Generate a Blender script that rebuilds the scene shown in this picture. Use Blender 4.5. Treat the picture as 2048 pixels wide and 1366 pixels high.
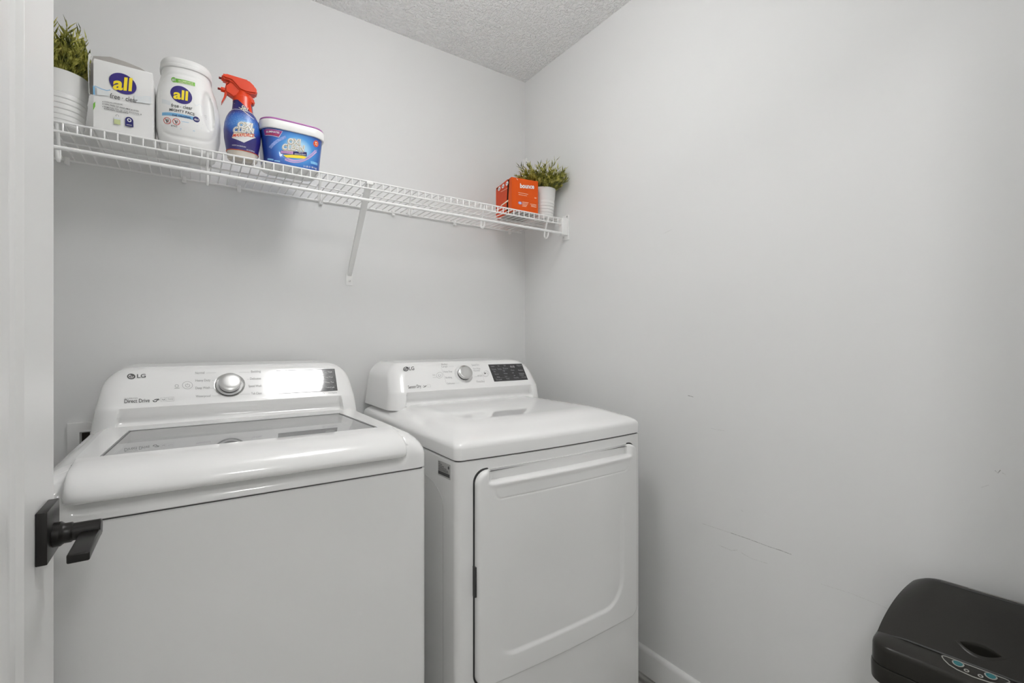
import bpy, bmesh, math, random
from mathutils import Vector, Matrix
for o in list(bpy.data.objects): bpy.data.objects.remove(o)
SC = bpy.context.scene
COL = SC.collection

# ------------------------------------------------------------------ camera
F, TH, CH = 938.0, math.radians(34.35), 1.2
PCX, PCY = 1024.0, 683.0
cam_d = bpy.data.cameras.new('camera'); cam = bpy.data.objects.new('camera', cam_d); COL.objects.link(cam)
cam_d.sensor_width = 36; cam_d.sensor_fit = 'HORIZONTAL'; cam_d.lens = F/2048*36; cam_d.clip_start = 0.01
cam.location = (0, 0, CH); cam.rotation_euler = (math.pi/2, 0, -TH)
SC.camera = cam
# ------------------------------------------------------------------ world, exposure
w = bpy.data.worlds.new('world'); SC.world = w; w.use_nodes = True
w.node_tree.nodes['Background'].inputs[0].default_value = (0.9, 0.95, 1, 1)
w.node_tree.nodes['Background'].inputs[1].default_value = 0.3
SC.view_settings.view_transform = 'Standard'; SC.view_settings.look = 'None'
SC.view_settings.gamma = 1; SC.view_settings.use_curve_mapping = False
SC.view_settings.exposure = -0.13
SC.cycles.diffuse_bounces = 9      # a small white room: light goes on bouncing
SC.cycles.use_light_tree = False   # three lamps only
ROOM_LAMP = 24.5     # emission of the laundry room's dome lamp
HALL_LAMP = 50.0     # emission of the hall lamp and the added fill lamp beyond the door opening
# ------------------------------------------------------------------ places (metres, camera above the origin)
FZ = 0.012           # floor
WY = 1.86            # back wall
WX = 1.348           # right wall
LX = -0.46           # left wall
FY = 0.02            # front wall, room side
CE = 2.468           # ceiling
SZ = 1.7315          # top of the shelf wires
S_, C_ = math.sin(TH), math.cos(TH)
def ray(x, y):
    u = (x-PCX)/F; v = -(y-PCY)/F
    return Vector((u*C_+S_, -u*S_+C_, v))
CAM = Vector((0, 0, CH))
def hit(x, y, P0, N):
    r = ray(x, y); t = (Vector(P0)-CAM).dot(N)/r.dot(N)
    return CAM+r*t
def onY(x, y, Y): return hit(x, y, (0, Y, 0), Vector((0, 1, 0)))
def onX(x, y, X): return hit(x, y, (X, 0, 0), Vector((1, 0, 0)))
def onZ(x, y, Z): return hit(x, y, (0, 0, Z), Vector((0, 0, 1)))

# ------------------------------------------------------------------ materials
def lin(c):
    c = c/255
    return c/12.92 if c <= .04045 else ((c+.055)/1.055)**2.4
def rgb(r, g, b): return (lin(r), lin(g), lin(b), 1)
MATS = {}
def mat(name, col, rough=.5, metal=0, coat=0, emit=0, spec=.5, noise=None, bump=None, aniso=0):
    if name in MATS: return MATS[name]
    m = bpy.data.materials.new(name); m.use_nodes = True
    nt = m.node_tree; b = nt.nodes['Principled BSDF']
    b.inputs['Base Color'].default_value = col; b.inputs['Roughness'].default_value = rough
    b.inputs['Metallic'].default_value = metal; b.inputs['Coat Weight'].default_value = coat
    b.inputs['Coat Roughness'].default_value = .04; b.inputs['Specular IOR Level'].default_value = spec
    if emit:
        b.inputs['Emission Color'].default_value = col; b.inputs['Emission Strength'].default_value = emit
    tc = nt.nodes.new('ShaderNodeTexCoord')
    if noise:                      # (scale, second colour, contrast)
        n = nt.nodes.new('ShaderNodeTexNoise'); n.inputs['Scale'].default_value = noise[0]; n.inputs['Detail'].default_value = 1
        nt.links.new(tc.outputs['Object'], n.inputs['Vector'])
        r = nt.nodes.new('ShaderNodeValToRGB')
        r.color_ramp.elements[0].position = .5-noise[2]; r.color_ramp.elements[1].position = .5+noise[2]
        r.color_ramp.elements[0].color = col; r.color_ramp.elements[1].color = noise[1]
        nt.links.new(n.outputs['Fac'], r.inputs['Fac']); nt.links.new(r.outputs['Color'], b.inputs['Base Color'])
    if bump:                       # (scale, strength, distance)
        n = nt.nodes.new('ShaderNodeTexNoise'); n.inputs['Scale'].default_value = bump[0]; n.inputs['Detail'].default_value = 0
        nt.links.new(tc.outputs['Object'], n.inputs['Vector'])
        k = nt.nodes.new('ShaderNodeBump'); k.inputs['Strength'].default_value = bump[1]; k.inputs['Distance'].default_value = bump[2]
        nt.links.new(n.outputs['Fac'], k.inputs['Height']); nt.links.new(k.outputs['Normal'], b.inputs['Normal'])
    MATS[name] = m; return m
WALL = mat('wall_paint', (.745, .747, .742, 1), .6, noise=(3, (.755, .757, .752, 1), .3))
CEIL = mat('ceiling_texture', (.66, .66, .65, 1), .8)
TRIM = mat('trim_paint', (.80, .80, .79, 1), .3, bump=(40, .02, .002))
DOORM = mat('door_paint', (.80, .80, .79, 1), .35, bump=(60, .02, .002))
ENAM = mat('white_enamel', (.84, .84, .834, 1), .22, coat=.5, bump=(9, .01, .002))
PLAST = mat('white_gloss_plastic', (.86, .86, .854, 1), .12, coat=.6, bump=(6, .01, .002))
FACEM = mat('console_face', (.86, .86, .854, 1), .1, coat=.6, bump=(6, .008, .002))
SEAM = mat('dark_seam', (.03, .03, .03, 1), .6, noise=(20, (.06, .06, .06, 1), .3))
WIRE = mat('white_vinyl_wire', (.86, .86, .85, 1), .3, coat=.2, bump=(80, .02, .001))
BRONZE = mat('dark_bronze', (.0065, .0055, .0048, 1), .32, metal=.2, noise=(30, (.0095, .008, .0068, 1), .3))
BLACKP = mat('black_plastic', (.0175, .0165, .0138, 1), .28, spec=.32, bump=(300, .05, .001))
BLACKG = mat('black_gloss', (.012, .012, .014, 1), .08, coat=.8, bump=(5, .01, .001))
CHROME = mat('chrome', (.62, .62, .61, 1), .12, metal=1, bump=(90, .02, .001))
SATIN = mat('satin_silver', (.66, .66, .65, 1), .26, metal=.85, bump=(150, .03, .001))
STEEL = mat('drum_steel', (.5, .5, .5, 1), .3, metal=1, bump=(120, .1, .002))
INK = mat('grey_ink', (.07, .07, .07, 1), .5, noise=(60, (.085, .085, .085, 1), .3))
INK2 = mat('pale_grey_ink', (.33, .33, .33, 1), .5, noise=(60, (.36, .36, .36, 1), .3))
WINK = mat('white_ink', (.75, .75, .75, 1), .45, noise=(60, (.8, .8, .8, 1), .3))
SILV = mat('silver_ink', (.33, .33, .34, 1), .4, noise=(60, (.37, .37, .38, 1), .3))
CARD = mat('white_card', (.80, .80, .79, 1), .38, noise=(8, (.83, .83, .82, 1), .3))
CARDIN = mat('grey_card', (.38, .36, .34, 1), .7, noise=(40, (.42, .40, .38, 1), .3))
JUGM = mat('white_polythene', (.84, .84, .83, 1), .35, bump=(40, .03, .001))
PURP = mat('purple_ink', rgb(52, 40, 118), .35, noise=(30, rgb(60, 48, 130), .3))
NAVY = mat('navy_ink', rgb(30, 28, 98), .35, noise=(30, rgb(36, 34, 108), .3))
YELL = mat('yellow_ink', rgb(246, 220, 40), .4, noise=(30, rgb(250, 226, 60), .3))
GREEN = mat('green_ink', rgb(110, 180, 60), .4, noise=(60, rgb(125, 190, 75), .3))
SKYB = mat('sky_blue_ink', rgb(120, 180, 222), .4, noise=(30, rgb(130, 188, 228), .3))
PALEB = mat('pale_blue_ink', rgb(212, 222, 230), .4, noise=(70, rgb(226, 230, 232), .25)); FAINTB = mat('faint_blue_ink', rgb(222, 228, 231), .4, noise=(70, rgb(228, 230, 230), .25))
REDI = mat('red_ink', rgb(205, 60, 40), .4, noise=(30, rgb(210, 66, 46), .3))
ORNG = mat('orange_card', rgb(214, 80, 0), .5, spec=.3, noise=(12, rgb(217, 84, 2), .3))
ORNGD = mat('orange_side_card', rgb(202, 62, 6), .5, spec=.3, noise=(12, rgb(206, 66, 8), .3))
DARKIN = mat('shaded_box_inside', (.02, .014, .01, 1), .8, noise=(30, (.03, .02, .015, 1), .3))  # near-black colour stands in for the shade inside carton and outlet box
TRIG = mat('orange_trigger_plastic', rgb(214, 56, 0), .32, coat=.05, bump=(40, .02, .001))
TRIGD = mat('dark_red_nozzle', rgb(120, 24, 12), .4, noise=(30, rgb(128, 28, 14), .3))
MAG = mat('magenta_ink', rgb(140, 40, 120), .4, noise=(30, rgb(148, 46, 128), .3))
LILAC = mat('lilac_plastic', rgb(168, 100, 165), .35, bump=(40, .02, .001))
PINK = mat('pink_ink', rgb(196, 158, 208), .4, noise=(60, rgb(214, 176, 212), .3))
LAV = mat('lavender_ink', rgb(104, 140, 208), .4, noise=(160, rgb(150, 165, 220), .2))
TEAL = mat('teal_button', rgb(26, 104, 110), .4, noise=(60, rgb(32, 110, 116), .3))
GREYL = mat('grey_line_ink', rgb(150, 150, 145), .45, noise=(60, rgb(158, 158, 152), .3))
STICK = mat('rating_sticker', rgb(190, 190, 188), .35, noise=(200, rgb(178, 178, 176), .3))
CREAM = mat('cream_ink', rgb(240, 232, 205), .4, noise=(60, rgb(244, 238, 214), .3))
AMBER = mat('clear_base', rgb(205, 200, 190), .12, coat=.5, noise=(20, rgb(190, 180, 165), .3))
POTM = mat('glazed_white_pot', (.80, .80, .79, 1), .25, coat=.3, bump=(20, .01, .001))
SOIL = mat('moss', rgb(40, 46, 18), .9, noise=(120, rgb(70, 74, 30), .2))
BINW = mat('bin_body', (.72, .72, .71, 1), .3, bump=(60, .02, .001))
SCUFF = mat('scuff', (.36, .36, .35, 1), .7, noise=(260, (.60, .60, .59, 1), .12))
SCUFF2 = mat('faint_scuff', (.60, .60, .59, 1), .7, noise=(260, (.70, .70, .69, 1), .12))

def node_mat(name, build):
    m = bpy.data.materials.new(name); m.use_nodes = True
    build(m.node_tree, m.node_tree.nodes['Principled BSDF']); MATS[name] = m; return m
def _ceil(nt, b):
    tc = nt.nodes.new('ShaderNodeTexCoord'); n = nt.nodes.new('ShaderNodeTexNoise')
    n.inputs['Scale'].default_value = 75; n.inputs['Detail'].default_value = 2; n.inputs['Roughness'].default_value = .6
    nt.links.new(tc.outputs['Object'], n.inputs['Vector'])
    r = nt.nodes.new('ShaderNodeValToRGB'); r.color_ramp.elements[0].position = .42; r.color_ramp.elements[1].position = .62
    nt.links.new(n.outputs['Fac'], r.inputs['Fac'])
    k = nt.nodes.new('ShaderNodeBump'); k.inputs['Strength'].default_value = .8; k.inputs['Distance'].default_value = .007
    nt.links.new(r.outputs['Color'], k.inputs['Height']); nt.links.new(k.outputs['Normal'], b.inputs['Normal'])
    b.inputs['Base Color'].default_value = (.90, .902, .898, 1); b.inputs['Roughness'].default_value = .8
CEIL = node_mat('ceiling_knockdown', _ceil)
def _plank(nt, b):
    tc = nt.nodes.new('ShaderNodeTexCoord'); mp = nt.nodes.new('ShaderNodeMapping'); mp.inputs['Scale'].default_value = (30, 2.5, 1)
    n = nt.nodes.new('ShaderNodeTexNoise'); n.inputs['Scale'].default_value = 2; n.inputs['Detail'].default_value = 8
    nt.links.new(tc.outputs['Object'], mp.inputs['Vector']); nt.links.new(mp.outputs['Vector'], n.inputs['Vector'])
    r = nt.nodes.new('ShaderNodeValToRGB'); r.color_ramp.elements[0].position = .35; r.color_ramp.elements[1].position = .7
    r.color_ramp.elements[0].color = (.20, .195, .18, 1); r.color_ramp.elements[1].color = (.46, .45, .43, 1)
    nt.links.new(n.outputs['Fac'], r.inputs['Fac']); nt.links.new(r.outputs['Color'], b.inputs['Base Color']); b.inputs['Roughness'].default_value = .5
PLANK = node_mat('grey_vinyl_plank', _plank)
def _leaf(nt, b):
    tc = nt.nodes.new('ShaderNodeTexCoord'); n = nt.nodes.new('ShaderNodeTexNoise'); n.inputs['Scale'].default_value = 55; n.inputs['Detail'].default_value = 2
    nt.links.new(tc.outputs['Object'], n.inputs['Vector'])
    r = nt.nodes.new('ShaderNodeValToRGB'); e = r.color_ramp.elements
    e[0].position = .33; e[0].color = rgb(66, 74, 24); e[1].position = .66; e[1].color = rgb(212, 206, 112)
    k = e.new(.5); k.color = rgb(142, 142, 50)
    nt.links.new(n.outputs['Fac'], r.inputs['Fac']); nt.links.new(r.outputs['Color'], b.inputs['Base Color']); b.inputs['Roughness'].default_value = .5
LEAF = node_mat('olive_leaf', _leaf)
def _glass(nt, b):
    nt.nodes.remove(b); out = nt.nodes['Material Output']
    t = nt.nodes.new('ShaderNodeBsdfTransparent'); t.inputs[0].default_value = (.80, .81, .81, 1)
    g = nt.nodes.new('ShaderNodeBsdfGlossy'); g.inputs[0].default_value = (1, 1, 1, 1); g.inputs[1].default_value = .015
    fr = nt.nodes.new('ShaderNodeFresnel'); fr.inputs[0].default_value = 1.5
    df = nt.nodes.new('ShaderNodeBsdfDiffuse'); df.inputs[0].default_value = (.66, .665, .665, 1)
    m0 = nt.nodes.new('ShaderNodeMixShader'); m0.inputs[0].default_value = .48; nt.links.new(t.outputs[0], m0.inputs[1]); nt.links.new(df.outputs[0], m0.inputs[2])
    mx = nt.nodes.new('ShaderNodeMixShader'); nt.links.new(fr.outputs[0], mx.inputs[0])
    nt.links.new(m0.outputs[0], mx.inputs[1]); nt.links.new(g.outputs[0], mx.inputs[2]); nt.links.new(mx.outputs[0], out.inputs[0])
GLASS = node_mat('lid_glass', _glass)
def _lamp(strength):
    def f(nt, b):
        tc = nt.nodes.new('ShaderNodeTexCoord'); n = nt.nodes.new('ShaderNodeTexNoise'); n.inputs['Scale'].default_value = 3
        nt.links.new(tc.outputs['Object'], n.inputs['Vector'])
        r = nt.nodes.new('ShaderNodeValToRGB'); r.color_ramp.elements[0].color = (1, .992, .985, 1); r.color_ramp.elements[1].color = (1, .995, .99, 1)
        nt.links.new(n.outputs['Fac'], r.inputs['Fac']); nt.links.new(r.outputs['Color'], b.inputs['Emission Color'])
        b.inputs['Emission Strength'].default_value = strength; b.inputs['Base Color'].default_value = (.8, .8, .8, 1)
    return f
LAMPM = node_mat('lit_dome', _lamp(ROOM_LAMP)); HALLM = node_mat('lit_hall_dome', _lamp(HALL_LAMP))
def radial(name, centre, stops, rad, speck=None, squash=1.0):   # printed artwork: colours by distance from a point of the label, specks
    def f(nt, b):
        tc = nt.nodes.new('ShaderNodeTexCoord'); mp = nt.nodes.new('ShaderNodeMapping'); mp.vector_type = 'POINT'
        mp.inputs['Location'].default_value = tuple(-c/rad*s for c, s in zip(centre, (1, 0, squash)))
        mp.inputs['Scale'].default_value = (1/rad, 0, squash/rad)
        nt.links.new(tc.outputs['Object'], mp.inputs['Vector'])
        ln = nt.nodes.new('ShaderNodeVectorMath'); ln.operation = 'LENGTH'; nt.links.new(mp.outputs['Vector'], ln.inputs[0])
        r = nt.nodes.new('ShaderNodeValToRGB'); e = r.color_ramp.elements
        e[0].position, e[0].color = stops[0]; e[1].position, e[1].color = stops[-1]
        for p, c in stops[1:-1]:
            k = e.new(p); k.color = c
        nt.links.new(ln.outputs['Value'], r.inputs['Fac']); src = r.outputs['Color']
        if speck:
            v = nt.nodes.new('ShaderNodeTexVoronoi'); v.inputs['Scale'].default_value = speck; nt.links.new(tc.outputs['Object'], v.inputs['Vector'])
            q = nt.nodes.new('ShaderNodeValToRGB'); q.color_ramp.elements[0].position = .12; q.color_ramp.elements[1].position = .32
            q.color_ramp.elements[0].color = (1, 1, 1, 1); q.color_ramp.elements[1].color = (0, 0, 0, 1)
            nt.links.new(v.outputs['Distance'], q.inputs['Fac'])
            sz = nt.nodes.new('ShaderNodeSeparateXYZ'); nt.links.new(mp.outputs['Vector'], sz.inputs[0])
            up = nt.nodes.new('ShaderNodeMath'); up.operation = 'GREATER_THAN'; up.inputs[1].default_value = -.15; nt.links.new(sz.outputs['Z'], up.inputs[0])
            ml = nt.nodes.new('ShaderNodeMath'); ml.operation = 'MULTIPLY'; nt.links.new(q.outputs['Color'], ml.inputs[0]); nt.links.new(up.outputs[0], ml.inputs[1])
            m2 = nt.nodes.new('ShaderNodeMath'); m2.operation = 'MULTIPLY'; m2.inputs[1].default_value = .6; nt.links.new(ml.outputs[0], m2.inputs[0])
            mx = nt.nodes.new('ShaderNodeMix'); mx.data_type = 'RGBA'
            nt.links.new(m2.outputs[0], mx.inputs[0]); nt.links.new(src, mx.inputs[6]); mx.inputs[7].default_value = rgb(190, 215, 240); src = mx.outputs[2]
        nt.links.new(src, b.inputs['Base Color']); b.inputs['Roughness'].default_value = .3; b.inputs['Coat Weight'].default_value = .4
    return node_mat(name, f)

# ------------------------------------------------------------------ object helpers
def link(o, parent=None):
    COL.objects.link(o)
    if parent is not None: o.parent = parent; o.matrix_parent_inverse = parent.matrix_basis.inverted()
    return o
def mesh(name, V, Fc, m, parent=None, smooth=False, label=None, angle=None):
    me = bpy.data.meshes.new(name); me.from_pydata([tuple(v) for v in V], [], Fc)
    bm = bmesh.new(); bm.from_mesh(me); bmesh.ops.recalc_face_normals(bm, faces=bm.faces); bm.to_mesh(me); bm.free()
    me.materials.append(m)
    if smooth:
        me.polygons.foreach_set('use_smooth', [True]*len(me.polygons))
        if angle: me.set_sharp_from_angle(angle=math.radians(angle))
    o = bpy.data.objects.new(name, me); link(o, parent)
    if label: o['label'] = label
    return o
def bmobj(name, bm, m, parent=None, smooth=False, label=None, angle=40):
    me = bpy.data.meshes.new(name); bmesh.ops.recalc_face_normals(bm, faces=bm.faces); bm.to_mesh(me); bm.free(); me.materials.append(m)
    if smooth:
        me.polygons.foreach_set('use_smooth', [True]*len(me.polygons)); me.set_sharp_from_angle(angle=math.radians(angle))
    o = bpy.data.objects.new(name, me); link(o, parent)
    if label: o['label'] = label
    return o
def add_box(bm, x0, x1, y0, y1, z0, z1, bev=0, seg=2, M=None):
    r = bmesh.ops.create_cube(bm, size=1); vs = r['verts']
    for v in vs:
        v.co = Vector(((x0+x1)/2+v.co.x*(x1-x0), (y0+y1)/2+v.co.y*(y1-y0), (z0+z1)/2+v.co.z*(z1-z0)))
    if bev:
        es = list({e for v in vs for e in v.link_edges})
        r2 = bmesh.ops.bevel(bm, geom=es, offset=bev, segments=seg, affect='EDGES', profile=.5)
        vs = list({v for f in r2['faces'] for v in f.verts} | {v for v in vs if v.is_valid})
    if M is not None:
        for v in vs: v.co = M @ v.co
    return vs
def box(name, x0, x1, y0, y1, z0, z1, m, parent=None, bev=0, seg=2, label=None, M=None):
    bm = bmesh.new(); add_box(bm, x0, x1, y0, y1, z0, z1, bev, seg, M)
    return bmobj(name, bm, m, parent, bool(bev), label)
def thing(name, label, cat, loc, group=None):
    o = bpy.data.objects.new(name, None); o.empty_display_size = .05; o.location = loc; COL.objects.link(o)
    o['label'] = label; o['category'] = cat
    if group: o['group'] = group
    return o
def tag(o, label, cat, group=None):
    o['label'] = label; o['category'] = cat
    if group: o['group'] = group
    return o
def struct(o): o['kind'] = 'structure'; return o
def tube_geo(pts, r, n=8, closed=False):
    pts = [Vector(p) for p in pts]; V = []; Fc = []; N = len(pts); up = None
    for i, p in enumerate(pts):
        a = pts[(i-1) % N] if (i > 0 or closed) else p; b = pts[(i+1) % N] if (i < N-1 or closed) else p
        t = (b-a).normalized()
        if up is None:
            up = t.orthogonal().normalized()
        up = (up-t*up.dot(t)).normalized(); sd = t.cross(up)
        rr = r[i] if isinstance(r, (list, tuple)) else r
        for k in range(n):
            q = 2*math.pi*k/n; V.append(p+(up*math.cos(q)+sd*math.sin(q))*rr)
    for i in range(N if closed else N-1):
        j = (i+1) % N
        for k in range(n): Fc.append((i*n+k, i*n+(k+1) % n, j*n+(k+1) % n, j*n+k))
    if not closed:
        Fc.append(tuple(range(n))); Fc.append(tuple(range((N-1)*n, N*n)))
    return V, Fc
def tube(name, pts, r, m, parent=None, n=8, closed=False, label=None):
    V, Fc = tube_geo(pts, r, n, closed); return mesh(name, V, Fc, m, parent, True, label, 50)
def loft_geo(rings, cap0=True, cap1=True):
    n = len(rings[0]); V = [v for r in rings for v in r]; Fc = []
    for i in range(len(rings)-1):
        for k in range(n): Fc.append((i*n+k, i*n+(k+1) % n, (i+1)*n+(k+1) % n, (i+1)*n+k))
    if cap0: Fc.append(tuple(range(n)))
    if cap1: Fc.append(tuple(range((len(rings)-1)*n, len(rings)*n)))
    return V, Fc
def loft(name, rings, m, parent=None, cap0=True, cap1=True, smooth=True, label=None, angle=35):
    V, Fc = loft_geo(rings, cap0, cap1); return mesh(name, V, Fc, m, parent, smooth, label, angle)
def rrect(x0, x1, y0, y1, r, n=6, bow=0, side=10):      # plan outline, optional bow of the y0 side
    r = max(min(r, (x1-x0)/2-1e-4, (y1-y0)/2-1e-4), 1e-4); P = []
    xc, hw = (x0+x1)/2, (x1-x0)/2
    for cx, cy, a0 in ((x0+r, y0+r, math.pi), (x1-r, y0+r, 1.5*math.pi), (x1-r, y1-r, 0), (x0+r, y1-r, .5*math.pi)):
        for k in range(n+1):
            a = a0+.5*math.pi*k/n; P.append([cx+r*math.cos(a), cy+r*math.sin(a)])
        if cy == y0+r and cx == x0+r:
            for k in range(1, side): P.append([x0+r+(x1-x0-2*r)*k/side, y0])
    if bow:
        for p in P:
            t = (p[0]-xc)/hw; wgt = max(0, min(1, (y0+.12-p[1])/.12)); p[1] -= bow*(1-t*t)*wgt
    return P
def ringz(P, z): return [(p[0], p[1], z) for p in P]
def lathe(name, prof, c, m, parent=None, n=40, label=None, axis='z', cap0=True, cap1=True):
    rings = []
    for r, h in prof:
        ring = []
        for k in range(n):
            a = 2*math.pi*k/n; u, v = r*math.cos(a), r*math.sin(a)
            ring.append((c[0]+u, c[1]+v, c[2]+h) if axis == 'z' else (c[0]+h, c[1]+u, c[2]+v) if axis == 'x' else (c[0]+u, c[1]+h, c[2]+v))
        rings.append(ring)
    return loft(name, rings, m, parent, cap0, cap1, True, label)

# ------------------------------------------------------------------ flat print: shapes laid on surfaces
_TX = {}
def text_mesh(s, bold=0.0, shear=0.0):
    key = (s, bold, shear)
    if key in _TX: return _TX[key]
    cu = bpy.data.curves.new('t', 'FONT'); cu.body = s; cu.size = 1; cu.offset = bold; cu.shear = shear; cu.resolution_u = 4; cu.fill_mode = 'FRONT'
    ob = bpy.data.objects.new('t', cu); COL.objects.link(ob)
    dg = bpy.context.evaluated_depsgraph_get(); me = bpy.data.meshes.new_from_object(ob.evaluated_get(dg))
    V = [(v.co.x, v.co.y) for v in me.vertices]; Fc = [tuple(p.vertices) for p in me.polygons]
    bpy.data.objects.remove(ob); bpy.data.curves.remove(cu); bpy.data.meshes.remove(me)
    x0 = min(v[0] for v in V); x1 = max(v[0] for v in V)
    y1 = max(v[1] for v in V)
    V = [((v[0]-x0)/(x1-x0), v[1]/y1) for v in V]         # width 1, baseline 0, top 1
    _TX[key] = (V, Fc); return _TX[key]
def fine(V, Fc, sx, sy, lim=.005):
    bm = bmesh.new(); vs = [bm.verts.new((v[0]*sx, v[1]*sy, 0)) for v in V]
    for f in Fc:
        try: bm.faces.new([vs[i] for i in f])
        except ValueError: pass
    bmesh.ops.triangulate(bm, faces=bm.faces)
    for _ in range(5):
        es = [e for e in bm.edges if e.calc_length() > lim]
        if not es: break
        bmesh.ops.subdivide_edges(bm, edges=es, cuts=1)
        bmesh.ops.triangulate(bm, faces=[f for f in bm.faces if len(f.verts) > 3])
    bm.verts.index_update(); V2 = [(v.co.x/sx, v.co.y/sy) for v in bm.verts]; F2 = [tuple(v.index for v in f.verts) for f in bm.faces]; bm.free()
    return V2, F2
class Surf:
    """a printable surface: pixel of the photograph -> surface parameters, and parameters -> point in the room"""
    def __init__(s, to_st, lift, curved=False): s.to_st = to_st; s.lift = lift; s.curved = curved
def plane_surf(P0, U, V, off=.0004):
    P0, U, V = Vector(P0), Vector(U).normalized(), Vector(V).normalized(); N = U.cross(V)
    def to_st(x, y):
        p = hit(x, y, P0, N)-P0; return (p.dot(U), p.dot(V))
    return Surf(to_st, lambda s, t, k=1: P0+U*s+V*t+N*off*k)
def curve_surf(yref, f, off=.0004):
    def to_st(x, y):
        p = onY(x, y, yref)
        for _ in range(3): p = onY(x, y, f(p.x, p.z))
        return (p.x, p.z)
    return Surf(to_st, lambda s, t, k=1: Vector((s, f(s, t)-off*k, t)), True)
def p_text(name, s, sf, BL, BR, TL, m, parent, bold=0.0, shear=0.0, k=1):
    V, Fc = text_mesh(s, bold, shear); a = sf.to_st(*BL); b = sf.to_st(*BR); c = sf.to_st(*TL); k += 1
    if sf.curved:
        V, Fc = fine(V, Fc, math.hypot(b[0]-a[0], b[1]-a[1]), math.hypot(c[0]-a[0], c[1]-a[1]))
    return mesh(name, [sf.lift(a[0]+(b[0]-a[0])*u+(c[0]-a[0])*v, a[1]+(b[1]-a[1])*u+(c[1]-a[1])*v, k) for u, v in V], Fc, m, parent)
def p_ell(name, sf, C, A, B, m, parent, k=1, n=36, rings=4, inner=0.0, a0=0, a1=2*math.pi):
    V = []; Fc = []
    c = sf.to_st(*C); a = sf.to_st(C[0]+A[0], C[1]+A[1]); b = sf.to_st(C[0]+B[0], C[1]+B[1])
    full = abs(a1-a0-2*math.pi) < 1e-6; nn = n if full else n+1
    for i in range(rings+1):
        r = inner+(1-inner)*i/rings
        for j in range(nn):
            q = a0+(a1-a0)*j/n; cs, sn = r*math.cos(q), r*math.sin(q)
            V.append(sf.lift(c[0]+(a[0]-c[0])*cs+(b[0]-c[0])*sn, c[1]+(a[1]-c[1])*cs+(b[1]-c[1])*sn, k))
    for i in range(rings):
        for j in range(n):
            j2 = (j+1) % nn
            f = (i*nn+j, i*nn+j2, (i+1)*nn+j2, (i+1)*nn+j)
            Fc.append(f)
    return mesh(name, V, Fc, m, parent)
def p_quad(name, sf, P, m, parent, k=1, nu=1, nv=1):       # P: BL, BR, TR, TL pixels
    q = [sf.to_st(*p) for p in P]; V = []; Fc = []
    for j in range(nv+1):
        for i in range(nu+1):
            u, v = i/nu, j/nv
            V.append(sf.lift(*[(q[0][d]*(1-u)+q[1][d]*u)*(1-v)+(q[3][d]*(1-u)+q[2][d]*u)*v for d in (0, 1)], k))
    for j in range(nv):
        for i in range(nu): Fc.append((j*(nu+1)+i, j*(nu+1)+i+1, (j+1)*(nu+1)+i+1, (j+1)*(nu+1)+i))
    return mesh(name, V, Fc, m, parent)
def p_line(name, sf, pts, wid, m, parent, k=1, closed=False):
    q = [Vector(sf.to_st(*p)) for p in pts]; V = []; Fc = []; n = len(q)
    for i, p in enumerate(q):
        a = q[(i-1) % n] if (closed or i) else p; b = q[(i+1) % n] if (closed or i < n-1) else p
        t = (b-a).normalized(); nn = Vector((-t.y, t.x))*wid/2
        V += [sf.lift(*(p+nn), k), sf.lift(*(p-nn), k)]
    for i in range(n if closed else n-1):
        j = (i+1) % n; Fc.append((2*i, 2*i+1, 2*j+1, 2*j))
    return mesh(name, V, Fc, m, parent)
def p_poly(name, sf, pts, m, parent, k=1):
    q = [sf.to_st(*p) for p in pts]; Fc = [tuple(range(len(pts)))]
    if sf.curved: q, Fc = fine(q, Fc, 1, 1, .004)
    return mesh(name, [sf.lift(*p, k) for p in q], Fc, m, parent)

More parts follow.
